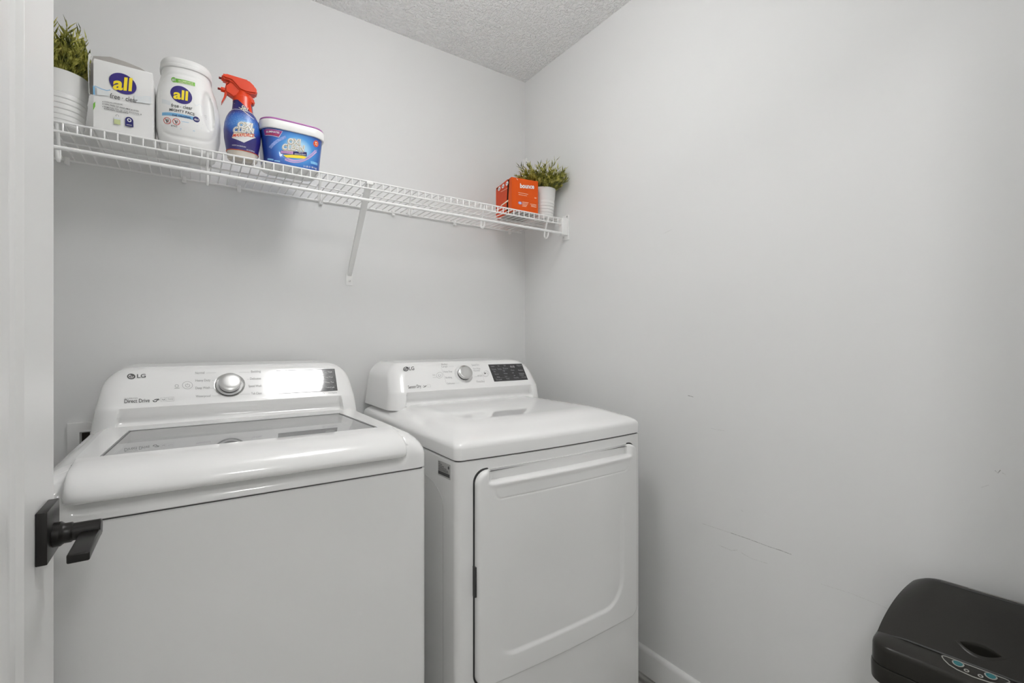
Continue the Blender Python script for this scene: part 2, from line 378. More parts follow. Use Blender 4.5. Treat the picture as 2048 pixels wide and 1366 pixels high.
# ================================================================== the room
def room():
    fl = struct(box('floor', LX-.1, WX+.1, FY-.14, WY+.1, FZ-.06, FZ-.004, SEAM))
    x = LX
    src = None; i = 0
    while x < WX-.001:
        x1 = min(x+.178, WX); y = FY-.12-(i*.43 % 1.1)
        while y < WY:
            ya, yb = max(y, FY-.12), min(y+1.22, WY)
            if yb-ya > .02:
                o = box('plank', x+.0008, x1-.0008, ya+.0008, yb-.0008, FZ-.005, FZ, PLANK, fl)
            y += 1.22
        x += .178; i += 1
    struct(box('ceiling', LX-.1, WX+.1, FY-.14, WY+.1, CE, CE+.08, CEIL))
    struct(box('wall_back', LX-.1, WX+.1, WY, WY+.1, FZ-.06, CE, WALL))
    wr = struct(box('wall_right', WX, WX+.1, FY-.14, WY, FZ-.06, CE, WALL))
    struct(box('wall_left', LX-.1, LX, FY-.14, WY, FZ-.06, CE, WALL))
    bm = bmesh.new(); dx0, dx1, dz = -.178, .745, FZ+2.05
    add_box(bm, LX, dx0, FY-.12, FY, FZ-.06, CE); add_box(bm, dx1, WX, FY-.12, FY, FZ-.06, CE); add_box(bm, dx0, dx1, FY-.12, FY, dz, CE)
    struct(bmobj('wall_front', bm, WALL))
    bm = bmesh.new()
    add_box(bm, dx0, dx0+.012, FY-.12, FY, FZ, dz, 0); add_box(bm, dx1-.012, dx1, FY-.12, FY, FZ, dz); add_box(bm, dx0+.012, dx1-.012, FY-.12, FY, dz-.012, dz)
    add_box(bm, dx1, dx1+.07, FY, FY+.014, FZ, dz+.07, .003); add_box(bm, dx0-.07, dx0-.03, FY, FY+.012, FZ, dz+.07, .003); add_box(bm, dx0-.03, dx1, FY, FY+.014, dz, dz+.07, .003)
    struct(bmobj('trim_1', bm, TRIM, None, True))
    def base(name, a, b, n):       # skirting with a rounded top edge
        a, b, n = Vector((a[0], a[1], FZ)), Vector((b[0], b[1], FZ)), Vector((n[0], n[1], 0))
        prof = [(0, 0), (.014, 0), (.014, .078), (.0125, .086), (.008, .0915), (.004, .0935), (0, .0935)]
        rings = [[tuple(p+n*d+Vector((0, 0, h))) for d, h in prof] for p in (a, b)]
        struct(loft(name, rings, TRIM, None, angle=30))
    base('baseboard_right', (WX, FY), (WX, WY), (-1, 0)); base('baseboard_back', (LX, WY), (WX, WY), (0, -1))
    base('baseboard_left', (LX, FY), (LX, WY), (1, 0))
    # scuffs on the right wall
    sf = plane_surf((WX, .9, .9), (0, -1, 0), (0, 0, 1), .0003)
    for pts, wd, m in ((((1404, 1047), (1432, 1056), (1462, 1066)), .0016, SCUFF2), (((1462, 1066), (1500, 1079), (1540, 1094), (1562, 1101), (1583, 1109)), .0018, SCUFF),
                       (((1437, 1090), (1463, 1101), (1475, 1100)), .0020, SCUFF2), (((1482, 1105), (1503, 1117), (1535, 1127)), .0016, SCUFF2),
                       (((1642, 1168), (1700, 1186), (1755, 1208), (1775, 1217)), .0009, SCUFF2), (((1326, 468), (1344, 459)), .0012, SCUFF2), (((1376, 791), (1387, 794)), .0025, SCUFF),
                       (((1422, 857), (1450, 862)), .0010, SCUFF2), (((1483, 1020), (1486, 1024)), .002, SCUFF2), (((1990, 941), (1996, 946), (2001, 940)), .0016, SCUFF), (((2004, 945), (2012, 950)), .0018, SCUFF2),
                       (((1962, 975), (1978, 970)), .0010, SCUFF2)):
        p_line('scuff_mark', sf, pts, wd, m, wr)
    # the hall behind the door opening
    y0, y1, x0, x1 = -2.0, FY-.12, -1.6, 2.4
    struct(box('floor_hall', x0, x1, y0, y1, FZ-.06, FZ, PLANK)); struct(box('ceiling_hall', x0, x1, y0, y1, CE, CE+.08, CEIL))
    struct(box('wall_hall_back', x0, x1, y0-.1, y0, FZ, CE, WALL)); struct(box('wall_hall_left', x0-.1, x0, y0, y1, FZ, CE, WALL)); struct(box('wall_hall_right', x1, x1+.1, y0, y1, FZ, CE, WALL))
    struct(box('wall_hall_front_left', x0, LX-.1, y1, y1+.1, FZ, CE, WALL)); struct(box('wall_hall_front_right', WX+.1, x1, y1, y1+.1, FZ, CE, WALL))
room()

def dome(name, c, R, m, label):
    t = thing(name, label, 'light', (c[0], c[1], CE))
    lathe('lamp_base', [(.062, 0), (.062, -.008), (.05, -.016), (.014, -.020), (.011, -.024), (.011, -.135)], (c[0], c[1], CE-.0005), SATIN, t, 28)
    prof = [(R*math.sin(a), -.195-.07*math.cos(a)) for a in [i*math.pi/10 for i in range(1, 10)]]
    lathe('lamp_shade', prof, (c[0], c[1], CE-.0005), m, t, 28)
dome('ceiling_light', (.485, .93), .150, LAMPM, 'round white globe ceiling light in front of the washer and dryer')
dome('ceiling_light', (.30, -1.15), .115, HALLM, 'round white globe ceiling light in the hall opposite the doorway')
dome('ceiling_light', (-.85, -.62), .185, HALLM, 'unseen globe light added at the left of the hall to fill the right wall')  # lamp added out of view to brighten the right wall

# ================================================================== door with lever
def door():
    xf, y1, wd, th = -.167, .949, .915, .035; y0 = y1-wd
    bm = bmesh.new(); x0 = xf-th
    st, ml = .149, .046; zb, zt = FZ+.012, FZ+2.03
    add_box(bm, x0, xf, y1-st, y1, zb, zt, .0015, 1); add_box(bm, x0, xf, y0, y0+st, zb, zt, .0015, 1)
    add_box(bm, x0, xf, y0+st-.001, y1-st+.001, zt-.13, zt); add_box(bm, x0, xf, y0+st-.001, y1-st+.001, zb, zb+.24)
    d = struct(bmobj('door_1', bm, DOORM, None, True, 'white moulded panel door standing open at the left edge'))
    # moulding: slope from the stile face down to the recess, then the raised field
    ya, yb, za, zc = y0+st, y1-st, zb+.24, zt-.13
    rings = []
    for ins, dep in ((0, 0), (.006, .006), (.016, .0085), (.030, .006), (ml, .003), (ml+.012, .003)):
        rings.append([(xf-dep, ya+ins, za+ins), (xf-dep, yb-ins, za+ins), (xf-dep, yb-ins, zc-ins), (xf-dep, ya+ins, zc-ins)])
    loft('panel', rings, DOORM, d, False, True, True, angle=12)
    box('panel', x0, x0+.01, ya, yb, za, zc, DOORM, d)
    # lever set
    hx, hy, hz = xf, .8815, .9425
    h = bpy.data.objects.new('door_handle', None); h.location = (hx, hy, hz); link(h, d); h['label'] = 'dark bronze lever handle on square plate'
    box('rose_plate', hx, hx+.0118, hy-.0345, hy+.0345, hz-.0345, hz+.0345, BRONZE, h, .0012, 2)
    lathe('spindle', [(.0165, .011), (.0165, .019), (.0145, .0215), (.0135, .023), (.0135, .030), (.0118, .032), (.0118, .0600), (.0105, .0614), (.002, .0616)], (hx, hy, hz-.0065), BRONZE, h, 32, axis='x')
    box('lever', hx+.0395, hx+.0615, .786, .892, hz-.0175, hz-.0060, BRONZE, h, .002, 3)
    box('latch_plate', xf-th+.006, xf-.006, y1-.001, y1+.0006, hz-.04, hz+.02, SATIN, d)
door()

# ================================================================== washer and dryer
def console(parent, xc, yoff, zoff, hw0=.326):
    # rows: (z, front y, half width, recess flag)
    zt, rc = 1.132, .056
    prof = [(.972, 1.500), (.984, 1.500), (.990, 1.5005), (.998, 1.501), (1.008, 1.502), (1.020, 1.5035), (1.027, 1.5045), (1.0325, 1.506), (1.036, 1.509)]
    for i in range(1, 13):
        t = i/12; prof.append((1.036+(1.115-1.036)*t, 1.509+(1.562-1.509)*t))
    rr, a0 = .0386, math.atan2(79, 53)
    prof += [(1.115+rr*(math.cos(q)-math.cos(a0)), 1.562+rr*(math.sin(a0)-math.sin(q))) for q in [a0*(1-i/12) for i in range(1, 13)]]
    def hw(z):
        w = hw0-.022*(z-.972)/.15
        if z > zt-rc: w -= rc-math.sqrt(max(rc*rc-(z-zt+rc)**2, 0))
        return w
    def rec(z):                     # concave strip below the control face
        if z <= .984 or z >= 1.0325: return 0
        t = (z-.984)/(1.0325-.984); return .024*math.sin(math.pi*min(1, t*1.02)**.7)
    ns = [-1+2*i/200 for i in range(201)]
    ns = sorted(set([round(-1+.155*i/22, 5) for i in range(23)]+[-.838, -.83]+[round(-.8+1.6*i/40, 5) for i in range(41)]+[.83, .838]+[round(.845+.155*i/22, 5) for i in range(23)]))
    R = .055; yb = WY-.045; rings = []
    for z, y in prof:
        w = hw(z); ring = []
        for n in ns:
            x = n*w; e = (abs(x)-(w-R))/R
            dy = R*.9*(1-math.sqrt(max(0, 1-e*e))) if e > 0 else 0
            a = abs(n); k = 1 if a < .832 else 0 if a > .845 else (.845-a)/.013
            yy = y+dy+rec(z)*k
            ring.append((xc+x, min(yy, yb-.02)+yoff, z+zoff))
        ring += [(xc+w, yb, z+zoff), (xc-w, yb, z+zoff)]
        rings.append(ring)
    # top: close towards the back
    last = rings[-1]; w = hw(zt)
    rings.append([(p[0], max(p[1], yb-.03) if i < len(ns) else p[1], 1.1322+zoff) for i, p in enumerate(last)])
    o = loft('console', rings, PLAST, parent, True, True, True, angle=50)
    N0 = (xc, 1.509+yoff, 1.036+zoff); Vd = (0, .053, .079)
    return plane_surf(N0, (1, 0, 0), Vd, .0005)
def dial(parent, sf, C, R, capm, ringm, tiltU=(1, 0, 0)):
    st = sf.to_st(*C); P = sf.lift(*st, 0); N = (sf.lift(*st, 1)-P).normalized()
    U = Vector((1, 0, 0)); V = N.cross(U)
    def ringat(r, h, n=48): return [tuple(P+N*h+(U*math.cos(2*math.pi*k/n)+V*math.sin(2*math.pi*k/n))*r) for k in range(n)]
    loft('dial_ring', [ringat(R, -.002), ringat(R, .0015), ringat(R*.985, .002), ringat(R*.95, .0018), ringat(R*.83, -.0005), ringat(R*.70, -.001), ringat(R*.6, -.001)], ringm, parent, False, True)
    d = loft('dial', [ringat(R*.66, -.001), ringat(R*.66, .006), ringat(R*.70, .0065), ringat(R*.72, .016), ringat(R*.735, .0185), ringat(R*.725, .0205), ringat(R*.68, .0215), ringat(R*.4, .0225), ringat(R*.1, .0228)], capm, parent)
    loft('dial_gap', [ringat(R*.685, -.0005), ringat(R*.685, .0062)], SEAM, parent, False, False)
    return P, N
def logo(parent, sf, C, A, B, TB, TR, TT):
    p_ell('brand_badge', sf, C, A, B, INK, parent, 1)
    q = lambda a, b: (C[0]+A[0]*a+B[0]*b, C[1]+A[1]*a+B[1]*b)
    s = sf.to_st(*C); wd = abs(sf.to_st(C[0]+A[0], C[1]+A[1])[0]-s[0])*.14
    p_line('badge_mark', sf, [q(.62*math.cos(t), .62*math.sin(t)) for t in [math.radians(100+i*26) for i in range(11)]]+[q(.15, 0)], wd, WINK, parent, 2)
    p_line('badge_mark', sf, [q(-.05, .4), q(-.05, -.35), q(.28, -.35)], wd, WINK, parent, 2)
    p_ell('badge_mark', sf, q(-.34, .28), (A[0]*.12, A[1]*.12), (B[0]*.12, B[1]*.12), WINK, parent, 2, 12, 1)
    p_text('brand_lettering', 'LG', sf, TB, TR, TT, INK, parent, .012)

def washer():
    x0, x1, y0, y1 = -.2225, .4611, 1.034, 1.80; xc = (x0+x1)/2-.001
    t = thing('washing_machine', 'white top-loading washing machine with glass lid and silver dial, left of the dryer', 'washing machine', (xc, (y0+y1)/2, FZ))
    for fx in (x0+.07, x1-.07):
        for fy in (y0+.07, y1-.07): lathe('foot', [(.022, 0), (.022, .012), (.012, .014), (.012, .03)], (fx, fy, FZ), BLACKP, t, 16)
    rb = lambda i: rrect(x0+i, x1-i, y0+i, y1-i, max(.016-i, .004))
    loft('cabinet', [ringz(rb(.004), FZ+.028), ringz(rb(0), FZ+.032), ringz(rb(0), .8975), ringz(rb(.003), .8995)], ENAM, t)
    loft('seam_strip', [ringz(rb(.005), .895), ringz(rb(.005), .904)], SEAM, t)
    # top frame with the lid opening
    def rf(i, z, r=.03):
        g = .020*max(0, min(1, (z-.911)/.022))**1.5; P = rrect(x0-.0005+i, x1+.0005-i, y0-.001+i, y1-i*.2, r, side=80)
        for p in P:
            if p[1] < 1.2:
                q = max(0, min(1, (.2885-abs(p[0]-xc))/.012)); p[1] += g*q*q*(3-2*q)
        return ringz(P, z)
    op = lambda i, z: ringz(rrect(xc-.255+i, xc+.255-i, 1.085+i, 1.44-i, .02, side=80), z)
    rings = [rf(.003, .9022, .018), rf(0, .9045, .018), rf(0, .912, .018), rf(0, .918, .018), rf(0, .924, .018), rf(0, .930, .019), rf(0, .936, .02), rf(.002, .946, .022), rf(.007, .958, .028), rf(.014, .968, .034), rf(.024, .977, .04), rf(.038, .983, .045), rf(.054, .985, .05), op(0, .985), op(.002, .975), op(.006, .935), op(.03, .92)]
    loft('top_frame', rings, PLAST, t, True, False, True, angle=40)
    loft('tub', [ringz(rrect(xc-.225, xc+.225, 1.115, 1.41, .02), .9195), ringz(rrect(xc-.17, xc+.17, 1.12, 1.405, .14), .90), ringz(rrect(xc-.165, xc+.165, 1.125, 1.40, .137), .45)], STEEL, t, False, True)
    # lid
    la, lb, zt = -.1705, .4065, .992
    prof = [(1.1235, .974), (1.1235, zt), (1.095, zt-.0004), (1.075, zt-.0018), (1.055, zt-.0055), (1.038, zt-.012), (1.024, zt-.021), (1.014, zt-.032), (1.0095, zt-.043), (1.010, zt-.049), (1.0135, zt-.0535), (1.020, zt-.056), (1.05, zt-.054), (1.06, zt-.03)]
    cy, cz = 1.07, .965; rings = []
    for x, s in ((la, .78), (la+.0008, .86), (la+.003, .92), (la+.007, .963), (la+.012, .989), (la+.019, 1), (lb-.019, 1), (lb-.012, .989), (lb-.007, .963), (lb-.003, .92), (lb-.0008, .86), (lb, .78)):
        rings.append([(x, cy+(y-cy)*(s if y < 1.1 else 1), cz+(z-cz)*(s if y < 1.1 else 1)) for y, z in prof])
    ld = loft('lid', rings, PLAST, t, angle=40)
    gb, gf = (1.417, -.1205, .3567), (1.1235, -.1375, .3735)
    zi = .974
    # side and back rails of the lid around the pane
    bmx = [((la, 1.1235), (gf[1], gf[0]), (gb[1], gb[0]), (la, 1.478)), ((gf[2], gf[0]), (lb, 1.1235), (lb, 1.478), (gb[2], gb[0])), ((la, 1.478), (gb[1], gb[0]), (gb[2], gb[0]), (lb, 1.478))]
    for q in bmx:
        loft('lid_rail', [[(p[0], p[1], zi) for p in q], [(p[0], p[1], zt) for p in q]], PLAST, ld, smooth=False)
    q = [(gf[1], gf[0]), (gf[2], gf[0]), (gb[2], gb[0]), (gb[1], gb[0])]
    loft('glass_pane', [[(p[0], p[1], .985) for p in q], [(p[0], p[1], .9895) for p in q]], GLASS, ld, smooth=False, label='pale grey glass pane in the washer lid')
    e = .0032
    ins = [(gf[1]+e, gf[0]+e), (gf[2]-e, gf[0]+e), (gb[2]-e, gb[0]-e), (gb[1]+e, gb[0]-e)]
    loft('pane_gasket', [[(p[0], p[1], .9902) for p in q], [(p[0], p[1], .9902) for p in ins]], mat('grey_gasket', (.16, .16, .16, 1), .5, noise=(40, (.19, .19, .19, 1), .3)), ld, False, False, False)
    # dark gap between lid and frame
    for xx in (la-.0022, lb-.0008):
        box('lid_gap', xx+.0005, xx+.0022, 1.10, 1.47, .975, .9855, SEAM, t)
    sf = console(t, xc, 0, 0)
    logo(t, sf, (262.5, 753), (8.2, -.2), (-.6, -5.6), (274.2, 756), (291.5, 755.2), (274.2, 748.8))
    p_text('lettering', 'Direct Drive', sf, (249, 806.6), (299.5, 804.6), (249, 799), INK, t, .004)
    p_text('lettering', 'INVERTER', sf, (249.5, 798.7), (276, 797.8), (249.3, 796.4), INK2, t)
    p_line('mark', sf, [(306, 801), (308, 803.5), (312, 803.5), (315, 800), (318, 800), (317.5, 798.3), (312, 798.8), (308.5, 800)], .0024, INK, t)
    p_line('icon', sf, [(322, 803.2), (330.5, 802.8), (330.3, 795), (321.8, 795.4)], .0006, INK2, t, 1, True)
    p_line('icon', sf, [(325, 798), (326, 800.5), (329, 800), (328.5, 798)], .001, INK, t)
    p_line('icon', sf, [(333, 802.8), (348, 802.2), (347.7, 794), (332.8, 794.6)], .0006, INK2, t, 1, True)
    p_text('lettering', 'ThinQ', sf, (335, 800), (346, 799.6), (335, 797), INK2, t)
    p_ell('power_button', sf, (375, 770.6), (10.4, -.3), (-.6, -7.6), INK2, t, 1, 40, 1, .93)
    p_ell('power_button', sf, (375.2, 771.2), (4.6, -.1), (-.3, -3.5), INK2, t, 1, 24, 1, .8, math.radians(115), math.radians(425))
    p_line('power_button', sf, [(375, 767), (375, 770.6)], .0012, INK2, t)
    p_ell('icon', sf, (353.5, 772), (4, 0), (0, -3), INK2, t, 1, 20, 1, .75); p_line('icon', sf, [(349, 777), (359, 776.4)], .0014, INK2, t)
    for s, x, y, wd in (('Normal', 390.5, 748.6, 18.5), ('Heavy Duty', 390.8, 763.6, 30), ('Deep Wash', 391, 778.6, 29), ('Waterproof', 391.5, 795, 30)):
        p_text('cycle_name', s, sf, (x, y), (x+wd, y-.9), (x, y-4.6), INK2, t)
    for s, x, y, wd in (('Bedding', 502, 745.6, 19.5), ('Delicates', 500, 759.8, 22), ('Speed Wash', 497, 774.6, 26), ('Tub Clean', 502.5, 789.4, 21)):
        p_text('cycle_name', s, sf, (x, y), (x+wd, y-.8), (x, y-4.4), INK2, t)
    for a, b in (((412, 746.2), (432, 745.6)), ((424, 761), (428, 760.8)), ((421, 776.6), (428, 776.2)), ((424, 792), (442, 791.4)), ((478, 745), (499, 744.4)), ((494, 759), (498, 758.8)), ((480, 789), (500, 788.2))):
        p_line('guide_line', sf, [a, b], .0005, INK2, t)
    dial(t, sf, (459.5, 770), .0375, SATIN, CHROME)
    P4 = [(556.5, 787.5), (675, 781.2), (669, 738), (552.5, 741.6)]
    p_quad('display', sf, P4, BLACKG, t, 1)
    p_line('display_rim', sf, P4, .0008, INK, t, 2, True)
    for i, (s, s2) in enumerate((('Extra Wash', 'Soil'), ('Temp Wash', 'Temp'), ('Water Plus', 'Rinse'), ('Control Lock', 'hold 3 sec.'))):
        y = 746.6+10.1*i; dx = i*1.7
        p_text('display_text', s, sf, (646.5+dx, y), (664+dx, y-.8), (646+dx, y-2.9), WINK, t, .004, k=2)
        p_text('display_text', s2, sf, (655+dx, y+2.6), (661+dx, y+2.3), (655+dx, y+.9), SILV, t, k=2)
        if i < 3: p_line('display_line', sf, [(640+dx, y+4.9), (668+dx, y+3.9)], .0004, SILV, t, 2)
    p_text('lettering', 'smart diagnosis', sf, (656, 787.2), (674, 786.4), (656, 784.8), INK2, t); p_ell('icon', sf, (647, 787), (2.2, 0), (0, -1.7), INK2, t, 1, 16, 1, .7)
washer()

def dryer():
    x0, x1, y0, y1 = .5392, 1.2181, 1.034, 1.80; xc = (x0+x1)/2; BW = .014
    t = thing('clothes_dryer', 'white front-loading clothes dryer with square door and black control panel', 'dryer', (xc, (y0+y1)/2, FZ))
    for fx in (x0+.07, x1-.07):
        for fy in (y0+.07, y1-.07): lathe('foot', [(.022, 0), (.022, .012), (.012, .014), (.012, .03)], (fx, fy, FZ), BLACKP, t, 16)
    rb = lambda i: rrect(x0+i, x1-i, y0+i, y1-i, max(.016-i, .004), bow=BW)
    loft('cabinet', [ringz(rb(.004), FZ+.028), ringz(rb(0), FZ+.032), ringz(rb(0), .8970), ringz(rb(.003), .8990)], ENAM, t)
    loft('seam_strip', [ringz(rb(.005), .895), ringz(rb(.005), .904)], SEAM, t)
    rf = lambda i, z, r=.03: ringz(rrect(x0-.0005+i, x1+.0005-i, y0-.001+i*1.3, y1-i*.2, r, bow=BW), z)
    rings = [rf(.003, .9015, .018), rf(0, .904, .018), rf(0, .931, .018), rf(.001, .937, .019), rf(.0035, .942, .021), rf(.0075, .9463, .024), rf(.013, .9500, .028), rf(.022, .9550, .034), rf(.036, .9605, .04), rf(.050, .9670, .046), rf(.062, .9720, .05), rf(.074, .9760, .055), rf(.088, .9787, .06), rf(.11, .980, .065)]
    loft('top_panel', rings, PLAST, t, angle=40)
    sf = console(t, xc, .030, -.008)
    logo(t, sf, (812, 738), (5.4, .4), (.9, -4.6), (818.5, 740.6), (828.6, 740), (817.6, 733.8))
    p_text('lettering', 'Sensor Dry', sf, (817, 777.6), (842.5, 775.2), (815.6, 771.4), INK, t, .002)
    p_line('mark', sf, [(845.5, 773.5), (848, 775.2), (850.5, 772), (853, 771), (851, 774), (846.5, 770.8)], .0016, INK, t)
    p_line('icon', sf, [(855.5, 774.5), (861.5, 774), (860.3, 769), (854.5, 769.4)], .0006, INK2, t, 1, True)
    p_ell('power_button', sf, (879, 750.6), (6.2, .4), (1, -6), INK2, t, 1, 40, 1, .92)
    p_ell('power_button', sf, (879.2, 750.8), (2.7, .2), (.5, -2.7), INK2, t, 1, 24, 1, .75, math.radians(115), math.radians(425))
    p_text('lettering', 'Drain', sf, (865.5, 751.5), (870.5, 751.2), (865, 749), INK2, t); p_line('icon', sf, [(865.5, 755.3), (873, 754.8)], .0008, INK2, t)
    p_ell('start_button', sf, (972, 747.5), (5.6, .4), (1, -5.8), INK2, t, 1, 40, 1, .92)
    p_poly('start_button', sf, [(969, 749), (972.4, 746.6), (968.4, 744.6)], INK, t); p_line('start_button', sf, [(973.6, 744.6), (974.8, 748.8)], .001, INK, t)
    for s, x, y, wd in (('Bulky', 883, 730.6, 12), ('Large', 883.5, 735, 11.5), ('Heavy Duty', 887.5, 745.2, 17), ('Bedding', 891.5, 757, 12.5), ('Delicates', 894.5, 768.8, 14.5), ('Speed Dry', 943.5, 732, 15), ('Perm Press', 946.5, 739.2, 14), ('Normal', 947.5, 743.2, 12), ('AIR DRY', 955, 753.4, 10), ('Time Dry', 953, 765.2, 16)):
        p_text('cycle_name', s, sf, (x, y), (x+wd, y-.6), (x-.8, y-3.2), INK2, t)
    for a in ([(882.6, 736), (886, 745.5), (889.3, 756), (893, 768.5)], [(897, 733.2), (908, 732.6)], [(963, 743.8), (966, 753), (969, 764)], [(948, 753.2), (953.6, 753)], [(906, 767), (919, 766)]):
        p_line('guide_line', sf, a, .0005, INK2, t)
    dial(t, sf, (927.5, 748.5), .0375, SATIN, FACEM)
    P4 = [(988.6, 763.4), (1056, 759.6), (1043.2, 727.2), (976, 729.2)]
    p_quad('display', sf, P4, BLACKG, t, 1)
    bl, br, tr, tl = [Vector(p) for p in P4]
    def dp(u, v): return tuple((bl*(1-u)+br*u)*(1-v)+(tl*(1-u)+tr*u)*v)
    for s, u, v, wd in (('Lint', .06, .84, .10), ('On', .26, .86, .05), ('Off', .44, .86, .06), ('88', .62, .76, .13), ('Signal', .82, .84, .15), ('Dry Level', .05, .68, .13), ('Temp', .22, .68, .12), ('Time', .38, .70, .16), ('Very', .08, .54, .06), ('High', .36, .56, .06), ('More', .60, .58, .10),
                        ('Normal', .09, .38, .11), ('Medium', .36, .40, .11), ('Less', .61, .43, .05), ('Reduce', .82, .56, .13), ('Damp', .12, .22, .08), ('Low', .36, .24, .07), ('Low', .63, .26, .04), ('Static', .80, .36, .16), ('Child', .80, .26, .12), ('Dry Level', .07, .06, .17), ('Temp.', .37, .09, .10), ('Time Dry', .60, .12, .15), ('Wrinkle', .83, .13, .15)):
        h = .13 if s == '88' else .075
        p_text('display_text', s, sf, dp(u, v), dp(u+wd, v), dp(u, v+h), SILV, t, k=2)
    for v in (.66, .2): p_line('display_line', sf, [dp(.05, v), dp(.5, v)], .0004, SILV, t, 2)
    # rating sticker and pressed arch on the left side
    ss = plane_surf((x0, 1.1, .87), (0, -1, 0), (0, 0, 1), .0004)
    box('pressed_line', x0-.0004, x0+.002, 1.105, 1.107, FZ+.06, .775, mat('shadow_line', (.55, .55, .545, 1), .4, bump=(9, .01, .002)), t)
    tube('pressed_line', [(x0, 1.106, .775)]+[(x0, 1.106+.14*(1-math.cos(a)), .775+.055*math.sin(a)) for a in [i*math.pi/2/10 for i in range(1, 11)]]+[(x0, 1.60, .83)], .0012, MATS['shadow_line'], t, 6)
    st = p_quad('rating_sticker', ss, [(876.2, 949), (901, 960.6), (901, 930), (876.2, 919.5)], STICK, t, 1)
    p_quad('barcode', ss, [(877, 946.4), (899.6, 956.4), (899.6, 949.5), (877, 940)], INK, st, 2)
    for i, y in enumerate((923, 926.4, 929.6, 932.6, 935.4, 938)):
        p_line('small_print', ss, [(877.4, y), (877.4+(4, 7, 11, 16, 19, 20)[i], y+.42*(4, 7, 11, 16, 19, 20)[i])], .0016, INK, st, 2)
    p_ell('sticker_mark', ss, (897.6, 936), (1.5, .5), (0, -3.2), INK, st, 2, 16, 1)
    # door: dense front skin with pull scoop, groove and pressed panel
    dx0, dx1, dz0, dz1, R = .5885, 1.1825, .326, .8735, .034
    dxc, dzc, hw, hh = (dx0+dx1)/2, (dz0+dz1)/2, (dx1-dx0)/2, (dz1-dz0)/2
    def sdf(x, z, cx, cz, w, h, r):
        qx, qz = abs(x-cx)-(w-r), abs(z-cz)-(h-r)
        return math.hypot(max(qx, 0), max(qz, 0))+min(max(qx, qz), 0)-r
    ss_ = lambda a, b, v: (lambda q: q*q*(3-2*q))(max(0, min(1, (v-a)/(b-a))))
    def yf(x, z): 
        u = (x-xc)/((x1-x0)/2); y = y0-BW*(1-u*u)-.019
        d = -sdf(x, z, dxc, dzc, hw, hh, R)
        r = .009
        if d < r: y += r*(1-math.sqrt(max(0, 1-((r-max(d, 0))/r)**2)))
        # pull scoop along the top
        sx = ss_(dx0+.028, dx0+.048, x)*(1-ss_(dx1-.048, dx1-.028, x)); lip = dz1-.034
        y += sx*.0185*ss_(lip-.001, lip+.005, z)
        y -= sx*.0025*(ss_(lip-.016, lip-.004, z)-ss_(lip-.003, lip+.003, z))
        # fine groove below the pull
        g = abs(sdf(x, z, dxc, dz1-.02, hw-.050, .056, .018))
        if z < dz1-.050: y += .0018*max(0, 1-g/.0022)
        # pressed panel: step along the bottom and the right side
        s = sdf(x, z, dxc-.02, dzc+.1, hw-.052, hh+.1-.058, .085)
        y += .0055*(1-ss_(-.012, 0, s))*(1-ss_(dzc-.05, dzc+.14, z))*ss_(dx0+.05, dx0+.12, x)
        return y
    zs = []
    nz = 230
    for i in range(nz+1): zs.append(dz0+(dz1-dz0)*i/nz)
    zs = sorted(zs+[dz0+R*.02, dz0+R*.008, dz1-R*.02, dz1-R*.008]); nx = 170; V = []; Fc = []
    ts = sorted([-1+2*i/nx for i in range(nx+1)]+[-.998, -.995, -.985, .985, .995, .998]); NX = len(ts)
    for z in zs:
        a = abs(z-dzc)-(hh-R); xw = hw-(R-math.sqrt(max(R*R-a*a, 0)) if a > 0 else 0)
        for u in ts: V.append((dxc+u*xw, yf(dxc+u*xw, z), z))
    for j in range(len(zs)-1):
        for i in range(NX-1): Fc.append((j*NX+i, j*NX+i+1, (j+1)*NX+i+1, (j+1)*NX+i))
    per = [i for i in range(NX)]+[j*NX+NX-1 for j in range(1, len(zs))]+[(len(zs)-1)*NX+i for i in range(NX-2, -1, -1)]+[j*NX for j in range(len(zs)-2, 0, -1)]
    b0 = len(V)
    for k in per:
        x, y, z = V[k]; u = (x-xc)/((x1-x0)/2); V.append((x, y0-BW*(1-u*u)-.003, z))
    n = len(per)
    for i in range(n): Fc.append((per[i], per[(i+1) % n], b0+(i+1) % n, b0+i))
    dr = mesh('door', V, Fc, ENAM, t, True, None, 60)
    rings = []
    for ins, dy in ((-.0035, -.0004), (.006, -.0004), (.006, -.006)):
        rg = []
        for p in rrect(dx0+ins, dx1-ins, dz0+ins, dz1-ins, R, 8, side=24):
            u = (p[0]-xc)/((x1-x0)/2); rg.append((p[0], y0-BW*(1-u*u)+dy, p[1]))
        rings.append(rg)
    loft('door_gap', rings, SEAM, t, False, False, False)
    box('hinge', dx0-.0042, dx0+.004, y0-.016, y0-.004, .560, .635, SEAM, t)
dryer()

# ================================================================== wall box behind the washer
def outlet():
    a, b = onY(133, 848, WY-.01), onY(133, 892, WY-.01)
    xl, zt, zb = a.x, a.z+.001, a.z-.20; xr = xl+.21
    t = thing('washer_outlet_box', 'white framed washer outlet box on back wall behind the washer', 'outlet box', ((xl+xr)/2, WY, zb))
    q = lambda i, y: [(xl+i, y, zb+i), (xr-i, y, zb+i), (xr-i, y, zt-i), (xl+i, y, zt-i)]
    loft('frame', [q(0, WY-.0005), q(.001, WY-.009), q(.028, WY-.011), q(.030, WY-.004), q(.032, WY-.0006)], TRIM, t, False, False, True, angle=20)
    loft('recess', [q(.031, WY-.001), q(.033, WY-.0008)], DARKIN, t, False, True, False)  # flat near-black sheet: the shade of a recess put into colour
    for k in (.07, .13): lathe('valve', [(.012, -.030), (.012, -.012), (.007, -.011), (.007, -.001)], (xl+k, WY, zb+.1), SATIN, t, 16, axis='y')
outlet()

